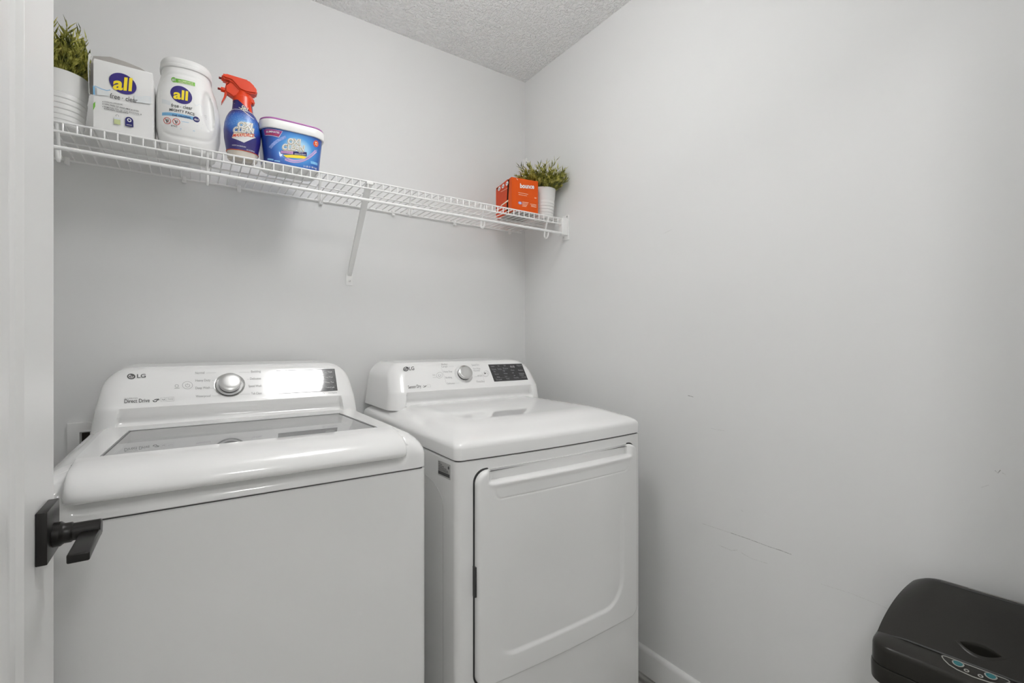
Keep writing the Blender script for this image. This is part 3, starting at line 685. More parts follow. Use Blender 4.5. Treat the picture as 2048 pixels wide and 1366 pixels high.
# ================================================================== wire shelf
def shelf():
    yf, yb = 1.545, WY-.008; xa, xb = LX+.01, 1.322; zt = SZ-.002
    t = thing('wire_shelf', 'white vinyl-coated wire shelf with hanging rod along the back wall', 'shelf', ((xa+xb)/2, WY, zt))
    V, Fc = tube_geo([(0, yb, 0), (0, yf+.004, 0), (0, yf+.001, -.001), (0, yf, -.004), (0, yf, -.0245)], .0019, 6)
    me = None; x = -.2561; xs = []
    while x-.0254 > xa: x -= .0254
    while x < xb-.003:
        xs.append(x); x += .0254
    for x in xs:
        if me is None:
            o = mesh('wire', V, Fc, WIRE, None, True, None, 50); me = o.data; COL.objects.unlink(o)
        else: o = bpy.data.objects.new('wire', me)
        o.location = (x, 0, zt); COL.objects.link(o); o.parent = t; o.matrix_parent_inverse = t.matrix_basis.inverted()
    for nm, y, z, r in (('front_rail', yf+.0005, zt-.0015, .0027), ('lip_rail', yf+.0005, zt-.0245, .0029), ('middle_rail', 1.686, zt-.0038, .0024), ('back_rail', yb+.001, zt-.0035, .0032)):
        tube(nm, [(xa, y, z), (xb, y, z)], r, WIRE, t, 10)
    tube('hang_rod', [(xa, yf, 1.666), (xb, yf, 1.666)], .0050, WIRE, t, 14)
    for x in (-.267, .0366, .3338, .6341, .9304, 1.243):
        pts = [(x, yf+.004, zt+.0005), (x, yf+.006, zt-.012), (x, yf+.018, zt-.04), (x, yf+.027, 1.666)]
        pts += [(x, yf+.016+.0125*math.cos(a)+.001, 1.653-.014*math.sin(a)) for a in [i*math.pi/8 for i in range(9)]]
        pts += [(x, yf+.002, 1.661)]
        tube('rod_hook', pts, .0036, WIRE, t, 8)
    for x in (-.298, -.0199, .1341, .3997, .6796, .9598, 1.2528):
        bm = bmesh.new(); add_box(bm, x-.006, x+.006, yb-.006, WY-.0003, zt-.017, zt+.004, .002); add_box(bm, x-.0035, x+.0035, yb-.010, yb, zt-.010, zt-.001, .0015)
        c = bmobj('wall_clip', bm, WIRE, t, True)
        lathe('screw', [(.0026, -.0072), (.0022, -.008)], (x, WY-.001, zt-.012), SATIN, c, 10, axis='y')
    # angled support strap
    xt, xbm = .487, .5055
    P0, P1 = Vector((xt, yf+.006, zt-.004)), Vector((xbm, WY-.0035, 1.455))
    d = (P1-P0).normalized(); sx = Vector((1, 0, 0)); sx = (sx-d*sx.dot(d)).normalized(); nn = d.cross(sx)
    ring = lambda P, hw, th: [tuple(P+sx*a+nn*b) for a, b in ((-hw, 0), (-hw, th), (-hw+.0015, th), (-hw+.0015, .0015), (hw-.0015, .0015), (hw-.0015, th), (hw, th), (hw, 0))]
    s = loft('support_bracket', [ring(P0, .0105, -.008), ring(P0+(P1-P0)*.85, .0095, -.007), ring(P1, .008, -.003)], WIRE, t, smooth=False)
    box('bracket_hook', xt-.011, xt+.011, yf-.002, yf+.012, zt-.010, zt+.0012, WIRE, s, .001)
    box('foot_plate', xbm-.0128, xbm+.0128, WY-.0035, WY-.0003, 1.418, 1.462, WIRE, s, .0012)
    lathe('screw', [(.0045, -.0036), (.0038, -.0055), (.001, -.006)], (xbm, WY, 1.435), SATIN, s, 12, axis='y')
    # bracket that carries the right end
    e = box('end_bracket', 1.3135, WX-.004, yf-.009, yf+.020, 1.6585, zt+.0015, WIRE, t, .0025)
    box('wall_plate', WX-.0045, WX-.0003, yf-.012, yf+.028, 1.641, 1.748, WIRE, e, .0015)
    lathe('screw', [(.004, -.005), (.0035, -.0065), (.001, -.007)], (WX, yf-.002, 1.741), SATIN, e, 12, axis='x')
    lathe('screw', [(.003, -.0022), (.0025, -.003)], (.4965, WY-.0003, 1.7425), SATIN, t, 12, axis='y')
shelf()

# ================================================================== things on the shelf
def potted(c, seed, label, spread, n, flower=False, tall=1.0, keep=lambda p: True):
    rnd = random.Random(seed)
    t = thing('potted_plant', label, 'plant', (c[0], c[1], SZ), 'potted plants on the shelf')
    H, rt, rb = .131, .0565, .0435
    prof = [(rb-.004, 0), (rb, .003)]
    h = .003
    R = lambda h: rb+(rt-rb)*h/H
    for k in range(5):                     # ribs on the lower half
        h0 = .012+k*.013
        prof += [(R(h0), h0), (R(h0)+.0012, h0+.0012), (R(h0)+.0014, h0+.006), (R(h0)+.0014, h0+.0105), (R(h0), h0+.012)]
    prof += [(R(.09), .09), (rt-.001, H-.004), (rt, H-.001), (rt-.001, H), (rt-.0035, H-.0005), (rt-.005, H-.01), (rt-.006, H-.02)]
    p = lathe('pot', prof, (c[0], c[1], SZ), POTM, t, 48, cap1=False)
    lathe('moss', [(rt-.0058, H-.018), (rt*.5, H-.010), (.002, H-.006)], (c[0], c[1], SZ), SOIL, t, 24)
    V = []; Fc = []
    def leaf(p, d, L, wd):
        d = d.normalized(); s = d.cross(Vector((0, 0, 1)))
        if s.length < .1: s = Vector((1, 0, 0))
        s = (s.normalized()+Vector((rnd.uniform(-.5, .5), rnd.uniform(-.5, .5), rnd.uniform(-.5, .5)))).normalized(); up = s.cross(d)
        b = len(V); V.extend([p, p+d*L*.4+s*wd+up*wd*.4, p+d*L*.4, p+d*L*.4-s*wd+up*wd*.4, p+d*L]); Fc.extend([(b, b+2, b+1), (b, b+3, b+2), (b+1, b+2, b+4), (b+2, b+3, b+4)])
    base = Vector((c[0], c[1], SZ+H-.01))
    for i in range(n):
        a = rnd.uniform(0, 2*math.pi); rr = rt*.75*math.sqrt(rnd.random()); p = base+Vector((rr*math.cos(a), rr*math.sin(a), 0))
        tl = rnd.random()**.8; L = rnd.uniform(.065, .135)*tall*(1.08-.25*tl)
        a += rnd.uniform(-.5, .5); d = Vector((math.cos(a)*tl*spread, math.sin(a)*tl*spread, 1)).normalized()
        pts = [p.copy()]; seg = 8
        for k in range(seg):
            d = (d+Vector((math.cos(a)*.05*spread, math.sin(a)*.05*spread, -.035))+Vector((rnd.uniform(-.06, .06), rnd.uniform(-.06, .06), 0))).normalized()
            p = p+d*L/seg; pts.append(p.copy())
        lim = [q for q in pts if q.x < WX-.012 and q.y < WY-.012 and keep(q)]
        if len(lim) < 3: continue
        tv, tf = tube_geo(lim, .0006, 3); b = len(V); V.extend(tv); Fc.extend([tuple(q+b for q in f) for f in tf])
        for k in range(1, len(lim)):
            for s in range(4):
                q = lim[k]-(lim[k]-lim[k-1])*rnd.random(); dd = lim[k]-lim[k-1]
                aa = rnd.uniform(0, 2*math.pi); out = Vector((math.cos(aa), math.sin(aa), rnd.uniform(-.1, .6)))
                ld = (dd.normalized()+out*.75).normalized(); LL = rnd.uniform(.016, .034)
                e = q+ld*LL
                if e.x < WX-.003 and e.y < WY-.003 and keep(e): leaf(q, ld, LL, rnd.uniform(.0015, .0026))
    f = mesh('foliage', V, Fc, LEAF, t); f['kind'] = 'stuff'
    if flower:
        P = onY(1052, 325, 1.70); 
        stem = [Vector((c[0]-.02, c[1]+.01, SZ+H-.01)), Vector((P.x+.012, 1.66, P.z-.05)), Vector((P.x, P.y, P.z-.004))]
        g = tube('flower_stem', stem, .0008, LEAF, t, 5)
        V = []; Fc = []
        for k in range(5):
            a = 2*math.pi*k/5+.3; u = Vector((math.cos(a), -.15, math.sin(a))); s = Vector((-math.sin(a), 0, math.cos(a))); b = len(V)
            V += [P, P+u*.010+s*.006, P+u*.018+s*.0045, P+u*.020, P+u*.018-s*.0045, P+u*.010-s*.006]; Fc.append(tuple(range(b, b+6)))
        fl = mesh('flower', V, Fc, CARD, t, label='small white five-petal flower')
        lathe('flower_centre', [(.0035, -.003), (.0028, -.0045), (.001, -.005)], tuple(P), INK2, fl, 12, axis='y')
    return t
potted((-.272, 1.612), 3, 'leafy plant in ribbed white pot at the left end of the shelf', 1.0, 200, False, 1.06, lambda p: p.x < -.2146)
potted((1.273, 1.622), 8, 'leafy plant in ribbed white pot in the corner behind the orange box', 1.4, 175, True, .93, lambda p: not (p.x < 1.212 and p.z < 1.874))

def all_box():
    x0, x1, yf, yb, z0 = -.2016, -.0835, 1.553, 1.737, SZ; zt = 1.908
    t = thing('detergent_box', 'white carton of laundry powder with purple oval logo, beside the left plant', 'box', ((x0+x1)/2, (yf+yb)/2, z0))
    # carton with slightly bulged front and back-sloping shoulders
    q = lambda i, z, d=0: [(x0+i, yf+i-d*.2, z), ((x0+x1)/2, yf+i-d, z), (x1-i, yf+i-d*.2, z), (x1-i, yb-i, z), (x0+i, yb-i, z)]
    loft('carton', [q(.001, z0+.0005), q(0, z0+.002), q(0, z0+.06, .002), q(0, z0+.12, .003), q(.0, zt-.012, .003), q(.0006, zt-.004, .002), q(.002, zt-.001, 0)], CARD, t, angle=25)
    # opened lid flap standing behind the front edge, with its torn left side panel
    fy = yf+.020
    V = []; Fc = []
    xs = [x0-.010, x0-.0085, x0-.003, x0+.03, x0+.06, x0+.09, x1-.004]; zz = [zt-.075, zt-.01, zt+.0125, zt+.0215, zt+.019, zt+.013, zt+.001]
    for k, (x, z) in enumerate(zip(xs, zz)):
        for y in (fy, fy+.0015): V += [(x, y, zt-.085 if k < 3 else zt-.012), (x, y, z)]
    for k in range(len(xs)-1):
        a, b = k*4, k*4+4
        Fc += [(a, b, b+1, a+1), (a+2, a+3, b+3, b+2), (a+1, b+1, b+3, a+3), (a, a+2, b+2, b)]
    Fc += [(0, 1, 3, 2), (len(V)-4, len(V)-2, len(V)-1, len(V)-3)]
    mesh('lid_flap', V, Fc, CARDIN, t)
    pts = [Vector((x0-.010, fy-.006, zt-.088)), Vector((x0-.0115, fy-.010, zt-.03)), Vector((x0-.0105, fy-.010, zt+.004)), Vector((x0-.0085, fy-.008, zt+.012))]
    rings = [[tuple(p+Vector((0, a, 0))+Vector((b, 0, 0))) for a, b in ((-.004, 0), (-.004, .0012), (.010, .0012), (.010, 0))] for p in pts]
    loft('side_flap', rings, CARD, t, smooth=False)
    sf = curve_surf(yf, lambda x, z: yf-.0032-.0002, .0004); sf.curved = False
    p_ell('logo_oval', sf, (246, 167.5), (26.8, 5.6), (-3.5, -21), PURP, t, 1, 40, 3)
    p_text('logo_lettering', 'all', sf, (225.5, 178.2), (263.5, 182), (227.5, 152.5), YELL, t, .03, k=2)
    p_text('lettering', 'free   clear', sf, (220, 196), (275, 206.4), (220.4, 186.2), INK, t, .004)
    p_ell('lettering', sf, (245.5, 196.5), (1.1, 0), (0, -1.1), INK2, t, 1, 12, 1)
    for s, a, b, h in (('HYPOALLERGENIC', (208.6, 204.8), (246, 210.6), 2.4), ('100% FREE OF PERFUMES & DYES', (208.6, 209.4), (277.5, 224), 2.6), ('REMOVES 99% OF TOP SEASONAL &', (208.6, 214.8), (283.5, 230.6), 2.6), ('EVERYDAY ALLERGENS', (208.4, 218.4), (256.6, 227.8), 2.6)):
        p_text('small_print', s, sf, a, b, (a[0], a[1]-h), INK, t, .01)
    for y in (203.6, 208, 213.2): p_ell('bullet', sf, (205.8, y), (.8, 0), (0, -.8), INK, t, 1, 10, 1)
    p_line('wave_print', sf, [(185.5, 172.5), (191, 172.4), (197, 175.5), (204, 178.5), (213, 181), (221, 180)], .0016, SKYB, t)
    p_line('wave_print', sf, [(265, 189), (275, 193.4), (283, 194.4), (291, 192.6), (302.5, 194)], .0012, PALEB, t)
    p_quad('wave_print', sf, [(186.3, 189), (190, 190), (189.5, 174), (186, 173.5)], SKYB, t, .8); p_quad('wave_print', sf, [(194, 190), (220, 192), (216, 182.5), (193.5, 176)], FAINTB, t, .7); p_quad('wave_print', sf, [(270, 204), (302.6, 208), (302.4, 195), (268, 192)], FAINTB, t, .7)
    p_poly('leaf_print', sf, [(186.3, 221), (190.4, 213), (190.6, 203.4), (186.4, 207.5)], GREEN, t)
    p_quad('eco_badge', sf, [(228.4, 247.4), (241, 249.6), (240.6, 240), (228, 238)], mat('lime_ink', rgb(196, 206, 150), .4, noise=(60, rgb(204, 214, 160), .3)), t); p_quad('eco_badge', sf, [(228.4, 239.6), (240.4, 241.6), (239.6, 236.4), (228.6, 234.6)], PALEB, t, .9)
    p_ell('eco_badge', sf, (234.6, 231.8), (3.2, .5), (-.3, -2.6), INK2, t, 1, 20, 1, .7, math.radians(-30), math.radians(220))
    p_quad('award_badge', sf, [(250.6, 251.4), (267, 254.8), (266.8, 244), (250.4, 240.4)], NAVY, t); p_ell('award_badge', sf, (258.6, 241.4), (8.2, 1.6), (-.4, -7.4), NAVY, t, 1.2, 24, 1)
    p_ell('award_badge', sf, (258.6, 240.6), (4.4, .9), (-.3, -3.8), WINK, t, 2, 20, 1, .55); p_line('award_badge', sf, [(253, 249), (264, 251)], .0022, SILV, t, 2)
all_box()

def jug():
    xc, yc = -.0055, 1.652; z0 = SZ
    t = thing('detergent_jug', 'white plastic tub of laundry pacs with purple oval logo and blue stripe', 'detergent', (xc, yc, z0))
    keys = [(0, .058, .062), (.004, .064, .068), (.02, .0685, .074), (.06, .0765, .082), (.10, .078, .084), (.14, .076, .082), (.18, .069, .075), (.205, .0615, .069), (.222, .0585, .066), (.226, .0575, .065)]
    def wd(h):
        h = max(0, min(.226, h))
        for a, b in zip(keys, keys[1:]):
            if h <= b[0]:
                q = (h-a[0])/(b[0]-a[0]); return (a[1]+(b[1]-a[1])*q, a[2]+(b[2]-a[2])*q)
    E = 2.5; xo = lambda h: -.006*max(0, (h-.10)/.126)
    ss_ = lambda a, b, v: (lambda q: q*q*(3-2*q))(max(0, min(1, (v-a)/(b-a))))
    def press(x, h):                      # hand grip beside the label and the rim of the label field
        u, v = (x-.045)/.014+((h-.125)*6), (h-.122)/.055
        g = .016*max(0, 1-u*u-v*v)**.6 if u*u+v*v < 1 else 0
        s = abs(((x+.002)/.066)**4+((h-.118)/.088)**4-1)
        return g+(.0022*max(0, 1-s/.2))
    def front(x, z):
        h = z-z0; w_, d = wd(h); u = min(.999, abs((x-xc-xo(h))/w_)); return yc-d*(1-u**E)**(1/E)+press(x-xc, h)
    rings = []; n = 120
    hs = [0, .0015, .004, .008, .013, .02]+[.02+.206*i/62 for i in range(1, 63)]
    for h in hs:
        w_, d = wd(h); ring = []
        for k in range(n):
            a = 2*math.pi*k/n; c, s = math.cos(a), math.sin(a)
            x = w_*math.copysign(abs(c)**(2/E), c); y = d*math.copysign(abs(s)**(2/E), s)
            if s < 0: y += press(x+xo(h), h)*min(1, -s*2)
            ring.append((xc+xo(h)+x, yc+y, z0+h))
        rings.append(ring)
    loft('body', rings, JUGM, t, angle=70)
    def lr(w_, d, h): 
        return [(xc+xo(.226)+w_*math.copysign(abs(math.cos(2*math.pi*k/64))**(2/E), math.cos(2*math.pi*k/64)), yc+d*math.copysign(abs(math.sin(2*math.pi*k/64))**(2/E), math.sin(2*math.pi*k/64)), z0+h) for k in range(64)]
    loft('lid', [lr(.058, .066, .2262), lr(.0612, .069, .2268), lr(.0622, .070, .229), lr(.0622, .070, .233), lr(.0605, .0685, .2345), lr(.0605, .0685, .2365), lr(.0612, .069, .238), lr(.0608, .0686, .247), lr(.0585, .066, .2515), lr(.053, .06, .2535)], JUGM, t)
    sf = curve_surf(1.575, front, .0004)
    p_ell('logo_oval', sf, (362.6, 189.5), (21.6, 4.6), (-2.8, -17.6), PURP, t, 1, 40, 4)
    p_text('logo_lettering', 'all', sf, (346.4, 197), (375.5, 201.4), (347.6, 178.2), YELL, t, .03, k=2)
    p_text('lettering', 'free   clear', sf, (342.2, 214.2), (384.6, 220.4), (342.6, 207), INK, t, .004)
    p_ell('lettering', sf, (361, 214), (.9, 0), (0, -.9), INK2, t, 1, 12, 1)
    p_text('lettering', 'MIGHTY PACS', sf, (338.6, 221.8), (388.8, 231.4), (339, 216.6), INK, t, .014)
    p_quad('stripe_print', sf, [(324, 231.4), (389, 240.6), (389, 234.4), (324.2, 225.2)], SKYB, t, 1, 16, 1); p_text('lettering', 'THE ORIGINAL', sf, (344, 232.4), (383, 238.2), (344, 228.6), NAVY, t, .012, k=2)
    p_ell('count_badge', sf, (392.6, 239), (6.6, 1.4), (-.6, -5.8), NAVY, t, 1.5, 24, 2); p_text('count_badge', '4in1', sf, (388.4, 240.6), (397, 242.2), (388.6, 236.4), WINK, t, .02, k=2.5)
    g = p_quad('award_print', sf, [(347, 164.4), (390, 173), (390, 165.6), (347, 156.2)], GREEN, t, 1, 14, 1); p_ell('award_print', sf, (347.6, 159.6), (5.2, .8), (-.3, -5.2), GREEN, t, 1.1, 20, 1)
    p_text('award_print', '#1', sf, (344, 162), (350.6, 163), (344, 156.4), WINK, t, .02, k=2)
    for i, s in enumerate(('RECOMMENDED BY', 'DERMATOLOGISTS')): p_text('award_print', s, sf, (357, 162.4+3.4*i), (387, 168.4+3.4*i), (357, 160+3.4*i), CREAM, t, .01, k=2)
    for cx, cy in ((334.4, 241.4), (352.6, 243.4)):
        p_ell('warning_sign', sf, (cx, cy), (7.6, 1.2), (-.4, -6.8), REDI, t, 1, 32, 1, .84)
        p_line('warning_sign', sf, [(cx-5, cy-5), (cx+5, cy+5)], .0011, REDI, t, 1.2)
        p_line('warning_sign', sf, [(cx-3, cy-2.5), (cx-.5, cy+.5), (cx-.5, cy+4)], .0028, INK, t, 1.5); p_line('warning_sign', sf, [(cx+1, cy-3), (cx+3, cy+1)], .0016, INK, t, 1.5)
    p_text('lettering', '60 PACS', sf, (342, 252.6), (354.4, 254.6), (342, 249.6), INK, t, .01)
    for y, a, b in ((244, 363, 378), (247.5, 363, 396), (251, 364, 404), (258.5, 360, 390)): p_line('small_print', sf, [(a, y-1), (b, y+(b-a)*.16-1)], .0009, PALEB if b > 390 else SKYB, t)
    for i in range(6): p_line('small_print', sf, [(405, 231+3.6*i), (413.4, 232.4+3.6*i)], .0007, SILV, t)
    p_quad('wave_print', sf, [(323.6, 207), (341, 211), (341, 203), (323.8, 198)], FAINTB, t, .7, 6, 2); p_line('wave_print', sf, [(386, 205), (393, 212), (399, 208), (404, 214)], .0012, PALEB, t)
jug()

def spray():
    xc, yc, z0 = .1245, 1.592, SZ
    t = thing('spray_bottle', 'stain remover spray bottle with orange-red trigger and blue label', 'spray bottle', (xc, yc, z0))
    keys = [(0, .036, .026), (.003, .0385, .028), (.03, .0415, .0305), (.06, .0465, .0335), (.083, .0475, .034), (.105, .0455, .033), (.122, .0405, .030), (.134, .0345, .0275), (.141, .0285, .0255), (.146, .0265, .0245), (.16, .025, .0235), (.176, .0235, .0225)]
    def wd(h):
        h = max(0, min(.176, h))
        for a, b in zip(keys, keys[1:]):
            if h <= b[0]:
                q = (h-a[0])/(b[0]-a[0]); q = q; return (a[1]+(b[1]-a[1])*q, a[2]+(b[2]-a[2])*q)
    E = 2.2; n = 64
    def ring(h, off=0):
        w_, d = wd(h); return [(xc+(w_+off)*math.copysign(abs(math.cos(2*math.pi*k/n))**(2/E), math.cos(2*math.pi*k/n)), yc+(d+off)*math.copysign(abs(math.sin(2*math.pi*k/n))**(2/E), math.sin(2*math.pi*k/n)), z0+h) for k in range(n)]
    loft('bottle', [ring(.176*i/60) for i in range(61)], AMBER, t, angle=60)
    def front(x, z):
        w_, d = wd(z-z0); u = min(.995, abs(x-xc)/w_); return yc-d*(1-u**E)**(1/E)-.0006
    L1 = radial('spray_label_art', (xc, 0, z0+.098), [(0, rgb(150, 200, 240)), (.25, rgb(66, 128, 200)), (.55, rgb(36, 86, 172)), (.70, rgb(36, 38, 120)), (1, rgb(38, 30, 108))], .075, 420, 1.35)
    loft('body_label', [ring(.022+.118*i/36, .0005) for i in range(37)], L1, t, False, False, angle=60)
    # sleeve round the neck: navy with an orange-red diagonal
    loft('neck_sleeve', [ring(.139+.037*i/10, .0006) for i in range(11)], NAVY, t, False, False, angle=60)
    tube('label_edge', ring(.022, .0006), .0009, ORNG, t, 6, True); tube('label_edge', ring(.1405, .0007), .0008, WINK, t, 6, True)
    sf = curve_surf(1.56, front, .0005)
    V = []; Fc = []
    for i in range(17):
        for j in range(9):
            zz = .141+.0345*j/8; x_l = -.0205+.040*(1-j/8); x_r = wd(zz)[0]*.985; x = x_l+(x_r-x_l)*i/16 if x_l < x_r else x_r
            V.append((xc+x, front(xc+x, z0+zz)-.0006, z0+zz))
    for i in range(16):
        for j in range(8): a = i*9+j; Fc.append((a, a+9, a+10, a+1))
    mesh('neck_print', V, Fc, TRIG, t, True)
    p_line('neck_print', sf, [(468.5, 207), (480, 216.5), (492, 226), (508, 239)], .0014, CREAM, t, 2)
    p_text('lettering', '5in1', sf, (481.5, 217.5), (494, 223), (484.4, 210.4), CREAM, t, .02, k=3)
    for m, b, k in ((CREAM, .10, 1.4), (mat('olive_ink', rgb(92, 88, 50), .4, noise=(60, rgb(100, 96, 58), .3)), .06, 2.0), (WINK, .025, 2.8)):
        p_text('brand_lettering', 'OXI', sf, (475.4-b*14, 254+b*6), (503.5+b*14, 258+b*6), (477-b*14, 243.4-b*8), m, t, b, k=k)
        p_text('brand_lettering', 'CLEAN', sf, (466.4-b*14, 264.6+b*7), (506.4+b*10, 268+b*7), (468-b*14, 254-b*7), m, t, b, k=k)
    p_poly('arrow_print', sf, [(464, 276), (488, 285.6), (512, 275.6), (504, 273.6), (472, 272.6)], WINK, t, 1.2)
    p_quad('arrow_print', sf, [(463.6, 275.6), (509.4, 276.4), (507.6, 268.6), (466.6, 266.6)], CREAM, t, 1.1, 10, 1)
    p_text('brand_lettering', 'MAXFORCE', sf, (464.6, 274.4), (508, 274.8), (466.4, 267.8), REDI, t, .02, .15, 2.4)
    p_text('small_print', 'LAUNDRY STAIN REMOVER SPRAY', sf, (464, 291.4), (492, 296), (464, 289), WINK, t, .012, k=1.5); p_text('small_print', '12 FL OZ (354 mL)', sf, (493, 301), (509, 305.2), (493.4, 298.6), WINK, t, .015, k=1.5)
    # trigger head: outline in the plane of the head, real thickness
    def slab(name, pts, y0, y1, m, par, bev=.003):
        bm = bmesh.new(); q = [onY(x, y, yc) for x, y in pts]; vs = [bm.verts.new((p.x, y0, p.z)) for p in q]; f = bm.faces.new(vs)
        r = bmesh.ops.extrude_face_region(bm, geom=[f])
        for v in r['geom']:
            if isinstance(v, bmesh.types.BMVert): v.co.y = y1
        bmesh.ops.bevel(bm, geom=list(bm.edges), offset=bev, segments=3, affect='EDGES', clamp_overlap=True)
        return bmobj(name, bm, m, par, True)
    hd = bpy.data.objects.new('spray_head', None); hd.location = (xc, yc, z0+.176); link(hd, t); hd['label'] = 'orange-red trigger spray head'
    slab('hood', [(443, 152.5), (450, 151.4), (496, 165), (509, 178), (514, 187.5), (513, 193.5), (492, 190), (478, 184), (462, 166), (452, 163), (443, 159)], yc-.018, yc+.018, TRIG, hd, .004)
    slab('pump_body', [(450, 173), (462, 164), (480, 170), (500, 182), (499, 199), (487, 203), (470, 200), (462, 194), (450, 186)], yc-.0115, yc+.0115, TRIG, hd, .003)
    slab('trigger', [(452, 165), (460, 168), (459, 176), (455, 186), (452, 195), (446.5, 203.5), (443, 209), (442.5, 206), (447.5, 195), (449, 186)], yc-.0085, yc+.0085, TRIG, hd, .002)
    slab('rear_grip', [(494, 190), (503, 196), (509, 206), (509, 211.5), (505, 212), (498, 206), (493, 200)], yc-.0115, yc+.0115, TRIG, hd, .003)
    for (x, y, dx) in ((440.4, 156, 6), (438.2, 177.4, 9)):
        p = onY(x, y, yc)
        lathe('nozzle', [(.0028, -.001), (.0030, .004), (.0060, .0042), (.0065, .006), (.0065, .0135), (.005, .016)], tuple(p), TRIG, hd, 20, axis='x'); lathe('nozzle_tip', [(.0028, -.0035), (.0032, -.003), (.0032, .003)], tuple(p), TRIGD, hd, 14, axis='x')
    loft('collar', [ring(.170, .0012), ring(.1755, .0014), ring(.184, .0008), ring(.186, -.003)], TRIG, hd)
    zc = z0+.184; pr = [(wd(.176)[0], zc)]
    n2 = 32
    loft('neck', [[(xc+r*math.cos(2*math.pi*k/n2), yc+r*.9*math.sin(2*math.pi*k/n2), z) for k in range(n2)] for r, z in ((.0225, z0+.175), (.021, z0+.188), (.017, z0+.197), (.015, z0+.206))], TRIG, hd)
spray()

def tub():
    x0, x1, yf, yb, z0 = .1745, .3415, 1.553, 1.685, SZ
    t = thing('stain_remover_tub', 'blue and white stain remover tub with purple-edged lid', 'tub', ((x0+x1)/2, (yf+yb)/2, z0))
    xc, yc = (x0+x1)/2, (yf+yb)/2; H = .116
    ex = lambda h: -.006+.010*h/H
    rg = lambda h, off=0: ringz(rrect(x0-ex(h)-off, x1+ex(h)+off, yf-ex(h)-off, yb+ex(h)+off, .034, 10, bow=.004), z0+h)
    loft('body', [rg(0, -.003), rg(.002), rg(.06), rg(H-.002), rg(H, -.003)], JUGM, t, angle=50)
    lg = lambda i, h: ringz(rrect(x0-.0085+i, x1+.0085-i, yf-.0085+i, yb+.0085-i, .038, 10, bow=.004), z0+h)
    loft('lid', [lg(.005, .102), lg(.001, .1025), lg(0, .105), lg(0, .124), lg(.001, .1275), lg(.004, .1285), lg(.014, .1285)], JUGM, t, angle=50)
    loft('lid_rim', [lg(.0025, .1283), lg(.0015, .1295), lg(.002, .133), lg(.005, .1345), lg(.009, .134), lg(.012, .1290)], LILAC, t, False, True, angle=50)
    art = radial('tub_label_art', (.268, 0, z0+.056), [(0, rgb(225, 240, 250)), (.30, rgb(160, 210, 240)), (.48, rgb(70, 150, 220)), (.75, rgb(36, 100, 185)), (1, rgb(24, 62, 150))], .085, None, 1.15)
    loft('label', [[p for p in rg(.003+.099*i/10, .0005)] for i in range(11)], art, t, False, False, angle=50)
    def front(x, z):
        h = z-z0; hw = (x1-x0)/2+ex(h); u = (x-xc)/hw; r = .034; e = abs(x-xc)-(hw-r); y = yf-ex(h)+(r-math.sqrt(max(r*r-e*e, 0)) if e > 0 else 0); return y-.004*max(0, 1-u*u)-.0008
    sf = curve_surf(yf, front, .0004)
    OL = mat('olive_ink', rgb(92, 88, 50), .4)
    arc = lambda pts, wd, m, k, q=20: p_line('swoosh_print', sf, pts, wd, m, t, k)
    bez = lambda a, b, c, n=14: [((1-u)**2*a[0]+2*u*(1-u)*b[0]+u*u*c[0], (1-u)**2*a[1]+2*u*(1-u)*b[1]+u*u*c[1]) for u in [i/n for i in range(n+1)]]
    arc(bez((540, 296), (552, 280), (572, 274)), .008, LAV, 1); arc(bez((570, 318), (602, 334), (632, 302)), .0075, PINK, 1); arc(bez((564, 312), (596, 340), (634, 300)), .0022, LAV, 1.2)
    p_poly('yellow_band', sf, [(566, 310), (572, 315), (608, 317.5), (614, 314.5), (600, 309.5)], YELL, t, 1.3); p_line('pink_band', sf, bez((574, 315.5), (592, 326), (610, 317)), .0034, PINK, t, 1.25)
    for m, b, k in ((CREAM, .10, 1.4), (OL, .06, 2.0), (WINK, .025, 2.8)):
        p_text('brand_lettering', 'OXI', sf, (575.6-b*14, 287.4+b*7), (599.8+b*14, 290+b*7), (576.4-b*14, 276.4-b*8), m, t, b, k=k)
        p_text('brand_lettering', 'CLEAN', sf, (564.4-b*14, 298.6+b*7), (607.4+b*10, 302.4+b*7), (566-b*14, 287.6-b*7), m, t, b, k=k)
    p_quad('pill_print', sf, [(561, 307.4), (613.4, 312.4), (613.4, 304.6), (561, 300.8)], NAVY, t, 1.5, 8, 1); p_quad('pill_print', sf, [(561.6, 306.4), (586, 308.8), (586, 303), (561.6, 301.6)], PINK, t, 2, 4, 1)
    p_text('lettering', 'ODOR BLASTERS', sf, (563.4, 305.6), (584, 307.6), (563.4, 302.6), LILAC, t, .012, k=2.4); p_text('lettering', 'ODOR & STAIN REMOVER', sf, (589, 309.2), (611.4, 311), (589, 306.8), WINK, t, .02, k=2.4); p_text('lettering', 'VERSATILE', sf, (597, 305.8), (606, 306.6), (597, 304), WINK, t, .012, k=2.4)
    p_quad('corner_print', sf, [(529, 271.6), (558, 275.2), (565.4, 262.6), (526.6, 259)], WINK, t, 1, 8, 1); p_quad('corner_print', sf, [(530, 270.6), (557.4, 274), (564.6, 262.8), (527.4, 259.2)], MAG, t, 1.5, 8, 1)
    p_text('lettering', 'ELIMINATES', sf, (532.4, 265.6), (558.6, 267.6), (532.4, 262), WINK, t, .02, k=2); p_text('lettering', 'TOUGH ODORS', sf, (533, 269.6), (557, 271.8), (533, 267), ORNG, t, .014, k=2)
    p_ell('round_badge', sf, (632, 287.4), (5.4, .8), (-.2, -7), LILAC, t, 1, 24, 1); p_ell('round_badge', sf, (632, 287.4), (4.6, .7), (-.2, -6), ORNG, t, 1.5, 24, 1); p_text('round_badge', '72', sf, (629.6, 290.4), (634.6, 291), (629.6, 284), CREAM, t, .02, k=2)
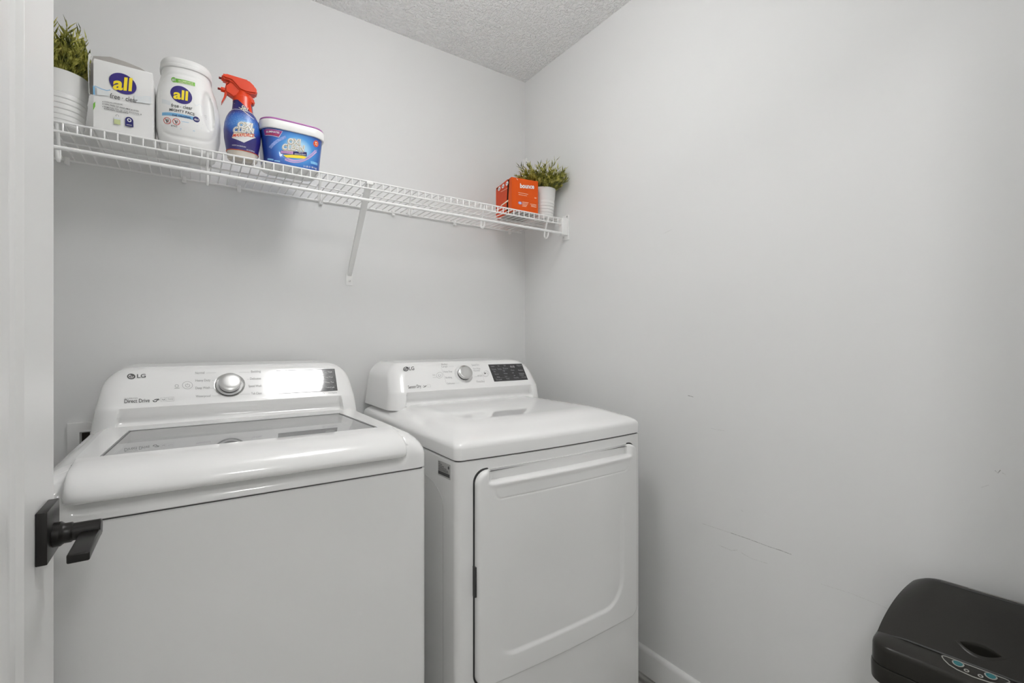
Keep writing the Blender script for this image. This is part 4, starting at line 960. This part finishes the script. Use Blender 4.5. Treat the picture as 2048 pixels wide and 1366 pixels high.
    for P in ([(535, 320), (547, 321.4), (547, 318.4), (535, 316.6)], [(548.5, 322.8), (560, 324.4), (560, 321.6), (548.5, 320)], [(621.6, 327.4), (635, 331.4), (635, 326.4), (621, 322)]): p_quad('tag_print', sf, P, SKYB, t, 1, 3, 1)
    p_text('lettering', '3 LB (1.36 kg)', sf, (607, 334), (633.4, 339.4), (607, 330.6), WINK, t, .02, k=1.5)
tub()

def bounce():
    FL, FR = Vector((1.0735, 1.574, SZ)), Vector((1.1945, 1.5555, SZ)); U = (FR-FL); W = U.length; U.normalize(); D = Vector((-U.y, U.x, 0)); dep, H = .155, .137
    t = thing('dryer_sheet_box', 'orange box of dryer sheets with white lettering, in front of the corner plant', 'box', tuple(FL+U*W/2+D*dep/2))
    Z = Vector((0, 0, 1))
    P = lambda u, d, z: tuple(FL+U*u+D*d+Z*z)
    # front, right, back, top and bottom walls as one folded carton, open strip on the left
    bm = bmesh.new()
    def quad(a, b, c, d): bm.faces.new([bm.verts.new(p) for p in (a, b, c, d)])
    quad(P(0, 0, .0005), P(W, 0, .0005), P(W, 0, H), P(0, 0, H)); quad(P(W, 0, .0005), P(W, dep, .0005), P(W, dep, H), P(W, 0, H)); quad(P(0, dep, .0005), P(0, dep, H), P(W, dep, H), P(W, dep, .0005))
    quad(P(0, 0, .0016), P(0, dep, .0016), P(W, dep, .0016), P(W, 0, .0016)); quad(P(0, 0, H), P(W, 0, H), P(W, dep, H), P(0, dep, H))
    bmesh.ops.remove_doubles(bm, verts=bm.verts, dist=1e-5); bmesh.ops.recalc_face_normals(bm, faces=bm.faces); bmesh.ops.solidify(bm, geom=list(bm.faces), thickness=.0006)
    bmobj('carton', bm, ORNG, t)
    # front part of the left side (narrow strip) and the torn rear panel
    loft('side_strip', [[P(0, 0, .0005), P(.0006, 0, .0005), P(.0006, .030, .0005), P(0, .030, .0005)], [P(0, 0, .05), P(.0006, 0, .05), P(.0006, .032, .05), P(0, .032, .05)], [P(0, 0, H), P(.0006, 0, H), P(.0006, .020, H), P(0, .020, H)]], ORNG, t, smooth=False)
    tp = [(.045, .0005), (.042, .045), (.028, H-.001), (dep-.024, H-.002), (dep-.022, H-.009), (dep, H-.010), (dep, .0005)]
    loft('torn_panel', [[P(-.002-(.0025*z/H if d < .1 else 0)+.0010*d/dep+th, d, z) for d, z in tp] for th in (0, .0008)], ORNGD, t, smooth=False)
    loft('base_card', [[P(.012, .002, zz), P(W-.001, .002, zz), P(W-.001, dep-.002, zz), P(.012, dep-.002, zz)] for zz in (.0001, .0007)], CARDIN, t, smooth=False)
    loft('inside_shade', [[P(.002, .003, .002), P(W-.003, .003, .002), P(W-.003, dep-.003, .002), P(.002, dep-.003, .002)], [P(.002, .003, H-.002), P(W-.003, .003, H-.002), P(W-.003, dep-.003, H-.002), P(.002, dep-.003, H-.002)]], DARKIN, t, smooth=False)  # block filling the carton, coloured near-black as the shade inside it
    sf = plane_surf(P(0, 0, 0), U, Z, .0004); sl = plane_surf(P(-.003, .06, .05), -D, Z, .0012)
    p_text('brand_lettering', 'bounce', sf, (1040, 375.6), (1068.2, 377.6), (1040, 366.6), WINK, t, .035)
    for a, b in (((1036.6, 385), (1056, 388.8)), ((1037, 388.8), (1054, 392)), ): p_line('small_print', sf, [a, b], .0012, CREAM, t)
    p_line('fold_line', sf, [(1033, 393.6), (1076, 400)], .0006, ORNGD, t); p_line('fold_line', sf, [(1032, 356), (1034, 424)], .0006, ORNGD, t)
    p_ell('round_mark', sf, (1040, 406), (3.6, .5), (0, -2.9), LAV, t, 1, 20, 1); p_ell('round_mark', sf, (1040, 406), (2, .3), (0, -1.5), WINK, t, 2, 16, 1)
    for i in range(4): p_line('small_print', sf, [(1044.5, 404.2+2.6*i), (1057-1.4*i, 405.8+2.6*i)], .0015, CREAM, t)
    for i in range(3): p_line('small_print', sf, [(1060-(i > 0)*-2, 408+2.4*i), (1072.6, 410+2.4*i)], .0013, CREAM, t)
    p_text('small_print', '80', sf, (1069, 397), (1072.6, 397.6), (1069, 394.8), CREAM, t); p_line('corner_mark', sf, [(1033, 357), (1035.6, 360)], .002, WINK, t)
    for cx, cy in ((999, 377.5), (1006.6, 372.4), (1014.6, 367)):
        p_ell('drop_mark', sl, (cx, cy), (2.5, -1.4), (.4, -4.2), WINK, t, 1, 20, 1); p_ell('drop_mark', sl, (cx, cy+.6), (.9, -.5), (.1, -1.4), INK, t, 1.5, 12, 1)
    p_line('small_print', sl, [(1002, 384), (1016, 376)], .0010, CREAM, t)
    loft('torn_edge', [[P(-.0028, .030, .0455), P(-.0008, .030, .0455), P(-.0008, .10, .0435), P(-.0028, .10, .0435)], [P(-.0028, .030, .0515), P(-.0008, .030, .0515), P(-.0008, .10, .0475), P(-.0028, .10, .0475)]], CREAM, t, smooth=False)
bounce()

# ================================================================== sensor bin
def bin_():
    ang = math.radians(5.6); A = Vector((math.cos(ang), math.sin(ang), 0)); B = Vector((-math.sin(ang), math.cos(ang), 0)); O = Vector((1.119, .2145, 0))
    t = thing('trash_can', 'dark brown sensor trash can lid with teal buttons against the right wall', 'trash can', tuple(O+A*.07+Vector((0, 0, FZ))))
    L = lambda a, b, z: tuple(O+A*a+B*b+Vector((0, 0, z)))
    a0, a1, hb = -.045, .197, .1455
    def ring(i, zf, r=.03, slope=0):      # slope: rise from front to back
        return [L(p[0], p[1], zf(p[0]) if callable(zf) else zf) for p in rrect(a0+i, a1-i, -hb+i, hb-i, r, 8, side=10)]
    loft('bin_body', [ring(.030, FZ, .03), ring(.026, FZ+.004, .03), ring(.008, .55, .035), ring(.008, .566, .035)], BINW, t)
    loft('rim', [ring(.002, .558, .036), ring(-.001, .560, .037), ring(-.0015, .585, .037), ring(-.0005, .591, .036), ring(.002, .5925, .036)], BLACKP, t)
    zl = lambda a: .640+.062*min(1, max(0, (a-.0)/.185))**.8 if a > 0 else .640+.0*a
    # front cover with the buttons
    fr = lambda i, z: [L(p[0], p[1], z) for p in rrect(a0+i, a1-.004, -hb+i, hb-i, .034, 8, side=10)]
    cov = [fr(.002, .592), fr(.0005, .594), fr(.001, .622), fr(.002, .6268), fr(.0045, .6303), fr(.008, .632), fr(.03, .6386)]
    loft('lid_base', cov, BLACKP, t, angle=30)
    # main lid: crowned top from the crease to the wall
    V = []; Fc = []; na, nb = 110, 70
    def top(a, b):
        u = a/.197; z = .6405+.066*math.sin(min(1, u)*math.pi/2*.93)
        e = abs(b)/(hb-.004-.036*max(0, a/.196)**1.6); z -= .014*max(0, (e-.62)/.38)**2.2
        if a > .165: z -= .010*((a-.165)/.032)**2
        return z
    t0, t1, tu, tl = [onZ(x, y, .648)-O for x, y in ((1913.5, 1281.7), (1995, 1314), (1951.6, 1285.9), (1950, 1307))]
    ncb, nL = (t0.dot(B)+t1.dot(B))/2, abs(t0.dot(B)-t1.dot(B))/2; nca = (t0.dot(A)+t1.dot(A))/2; nhi, nlo = (tu.dot(A)-nca)*.42, (nca-tl.dot(A))*.58; nca -= .0145; ncb -= .006
    for i in range(na+1):
        a = -.002+(.196+.002)*i/na
        half = (hb-.004)-.036*max(0, a/.196)**1.6-(.022*((a-.165)/.031)**2 if a > .165 else 0)
        for j in range(nb+1):
            b = -half+2*half*j/nb; V.append(L(a, b, top(a, b)))
    for i in range(na):
        for j in range(nb):
            k = i*(nb+1)+j; m_ = (Vector(V[k])+Vector(V[k+nb+2]))/2-O; u = (m_.dot(B)-ncb)/(nL*1.12); wv = m_.dot(A)-nca
            if abs(u) < 1 and -nlo*1.25*(1-u*u)-.001 < wv < nhi*1.25*(1-u*u)+.001: continue      # finger notch is a hole
            Fc.append((k, k+1, k+nb+2, k+nb+1))
    per = [j for j in range(nb+1)]+[i*(nb+1)+nb for i in range(1, na+1)]+[na*(nb+1)+j for j in range(nb-1, -1, -1)]+[i*(nb+1) for i in range(na-1, 0, -1)]
    b0 = len(V)
    for k in per: V.append((V[k][0], V[k][1], .612))
    for i in range(len(per)): Fc.append((per[i], per[(i+1) % len(per)], b0+(i+1) % len(per), b0+i))
    ld = mesh('lid', V, Fc, BLACKP, t, True, None, 35)
    def lens(k, dz, n=28):
        q = [(nca+nhi*k*(1-u*u), ncb+nL*k**.5*u) for u in [-1+2*i/n for i in range(n+1)]]+[(nca-nlo*k*(1-u*u), ncb+nL*k**.5*u) for u in [1-2*i/n for i in range(1, n)]]
        return [L(a, b, top(a, b)+dz) for a, b in q]
    loft('notch_rim', [lens(1.62, -.0012), lens(1.5, .0004), lens(1.05, .0006), lens(1.0, -.0008), lens(.97, -.006), lens(.9, -.024)], BLACKP, ld, False, False, True, angle=40)
    tube('crease', [L(-.0025, b, top(0, b)-.0005) for b in [(-hb+.005)+(2*hb-.01)*i/24 for i in range(25)]], .0017, SEAM, t, 6)
    tube('hinge_line', [L(.166, b, top(.166, b)+.0002) for b in [(-.12)+.19*i/24 for i in range(25)]], .0011, SEAM, ld, 6)
    tube('hinge_line', [L(.172, b, top(.172, b)) for b in [.07+.026*i/8 for i in range(9)]], .0006, SEAM, ld, 6)
    tube('hinge_trim', [L(.178, b, top(.178, b)-.0005) for b in [(-.12)+.15*i/24 for i in range(25)]], .0012, GREYL, ld, 6)
    # button panel
    P0 = Vector(L(-.020, 0, .6368)); U = -B; Vv = (Vector(L(-.003, 0, .6402))-P0)
    pn = [(a, b) for a, b in ((-.0035, .052),)]
    rings = []
    def zc(a): return .632+.0066*max(0, min(1, (a+.037)/.022))
    Lz = lambda a, b, d=.0006: L(a, b, zc(a)+d)
    out = [(-.0055, .044), (-.0055, -.044), (-.0063, -.048), (-.0090, -.0505), (-.0125, -.050), (-.018, -.046), (-.0245, -.037), (-.0285, -.024), (-.0305, 0), (-.0285, .024), (-.0245, .037), (-.018, .046), (-.0125, .050), (-.0090, .0505), (-.0063, .048)]
    tube('panel_outline', [Lz(a, .003+b*.82, .0004) for a, b in out], .0009, GREYL, t, 6, True)
    def disc(name, a, b, r, m, par, d, inner=0):
        n = 24; Vd = [Lz(a+r*math.cos(2*math.pi*k/n)*.95, b+r*math.sin(2*math.pi*k/n), d) for k in range(n)]
        if inner:
            Vd += [Lz(a+inner*math.cos(2*math.pi*k/n)*.95, b+inner*math.sin(2*math.pi*k/n), d) for k in range(n)]
            return mesh(name, Vd, [(k, (k+1) % n, n+(k+1) % n, n+k) for k in range(n)], m, par)
        return mesh(name, Vd, [tuple(range(n))], m, par)
    for s in (1, -1):
        bt = disc('button', -.0145, .003+s*.0200, .0062, TEAL, t, .0016); disc('button_ring', -.0145, .003+s*.0200, .0080, GREYL, bt, .0012, .0060)
        disc('indicator_light', -.0235, .003+s*.0085, .0035, GREYL, t, .0012, .0017)
bin_()
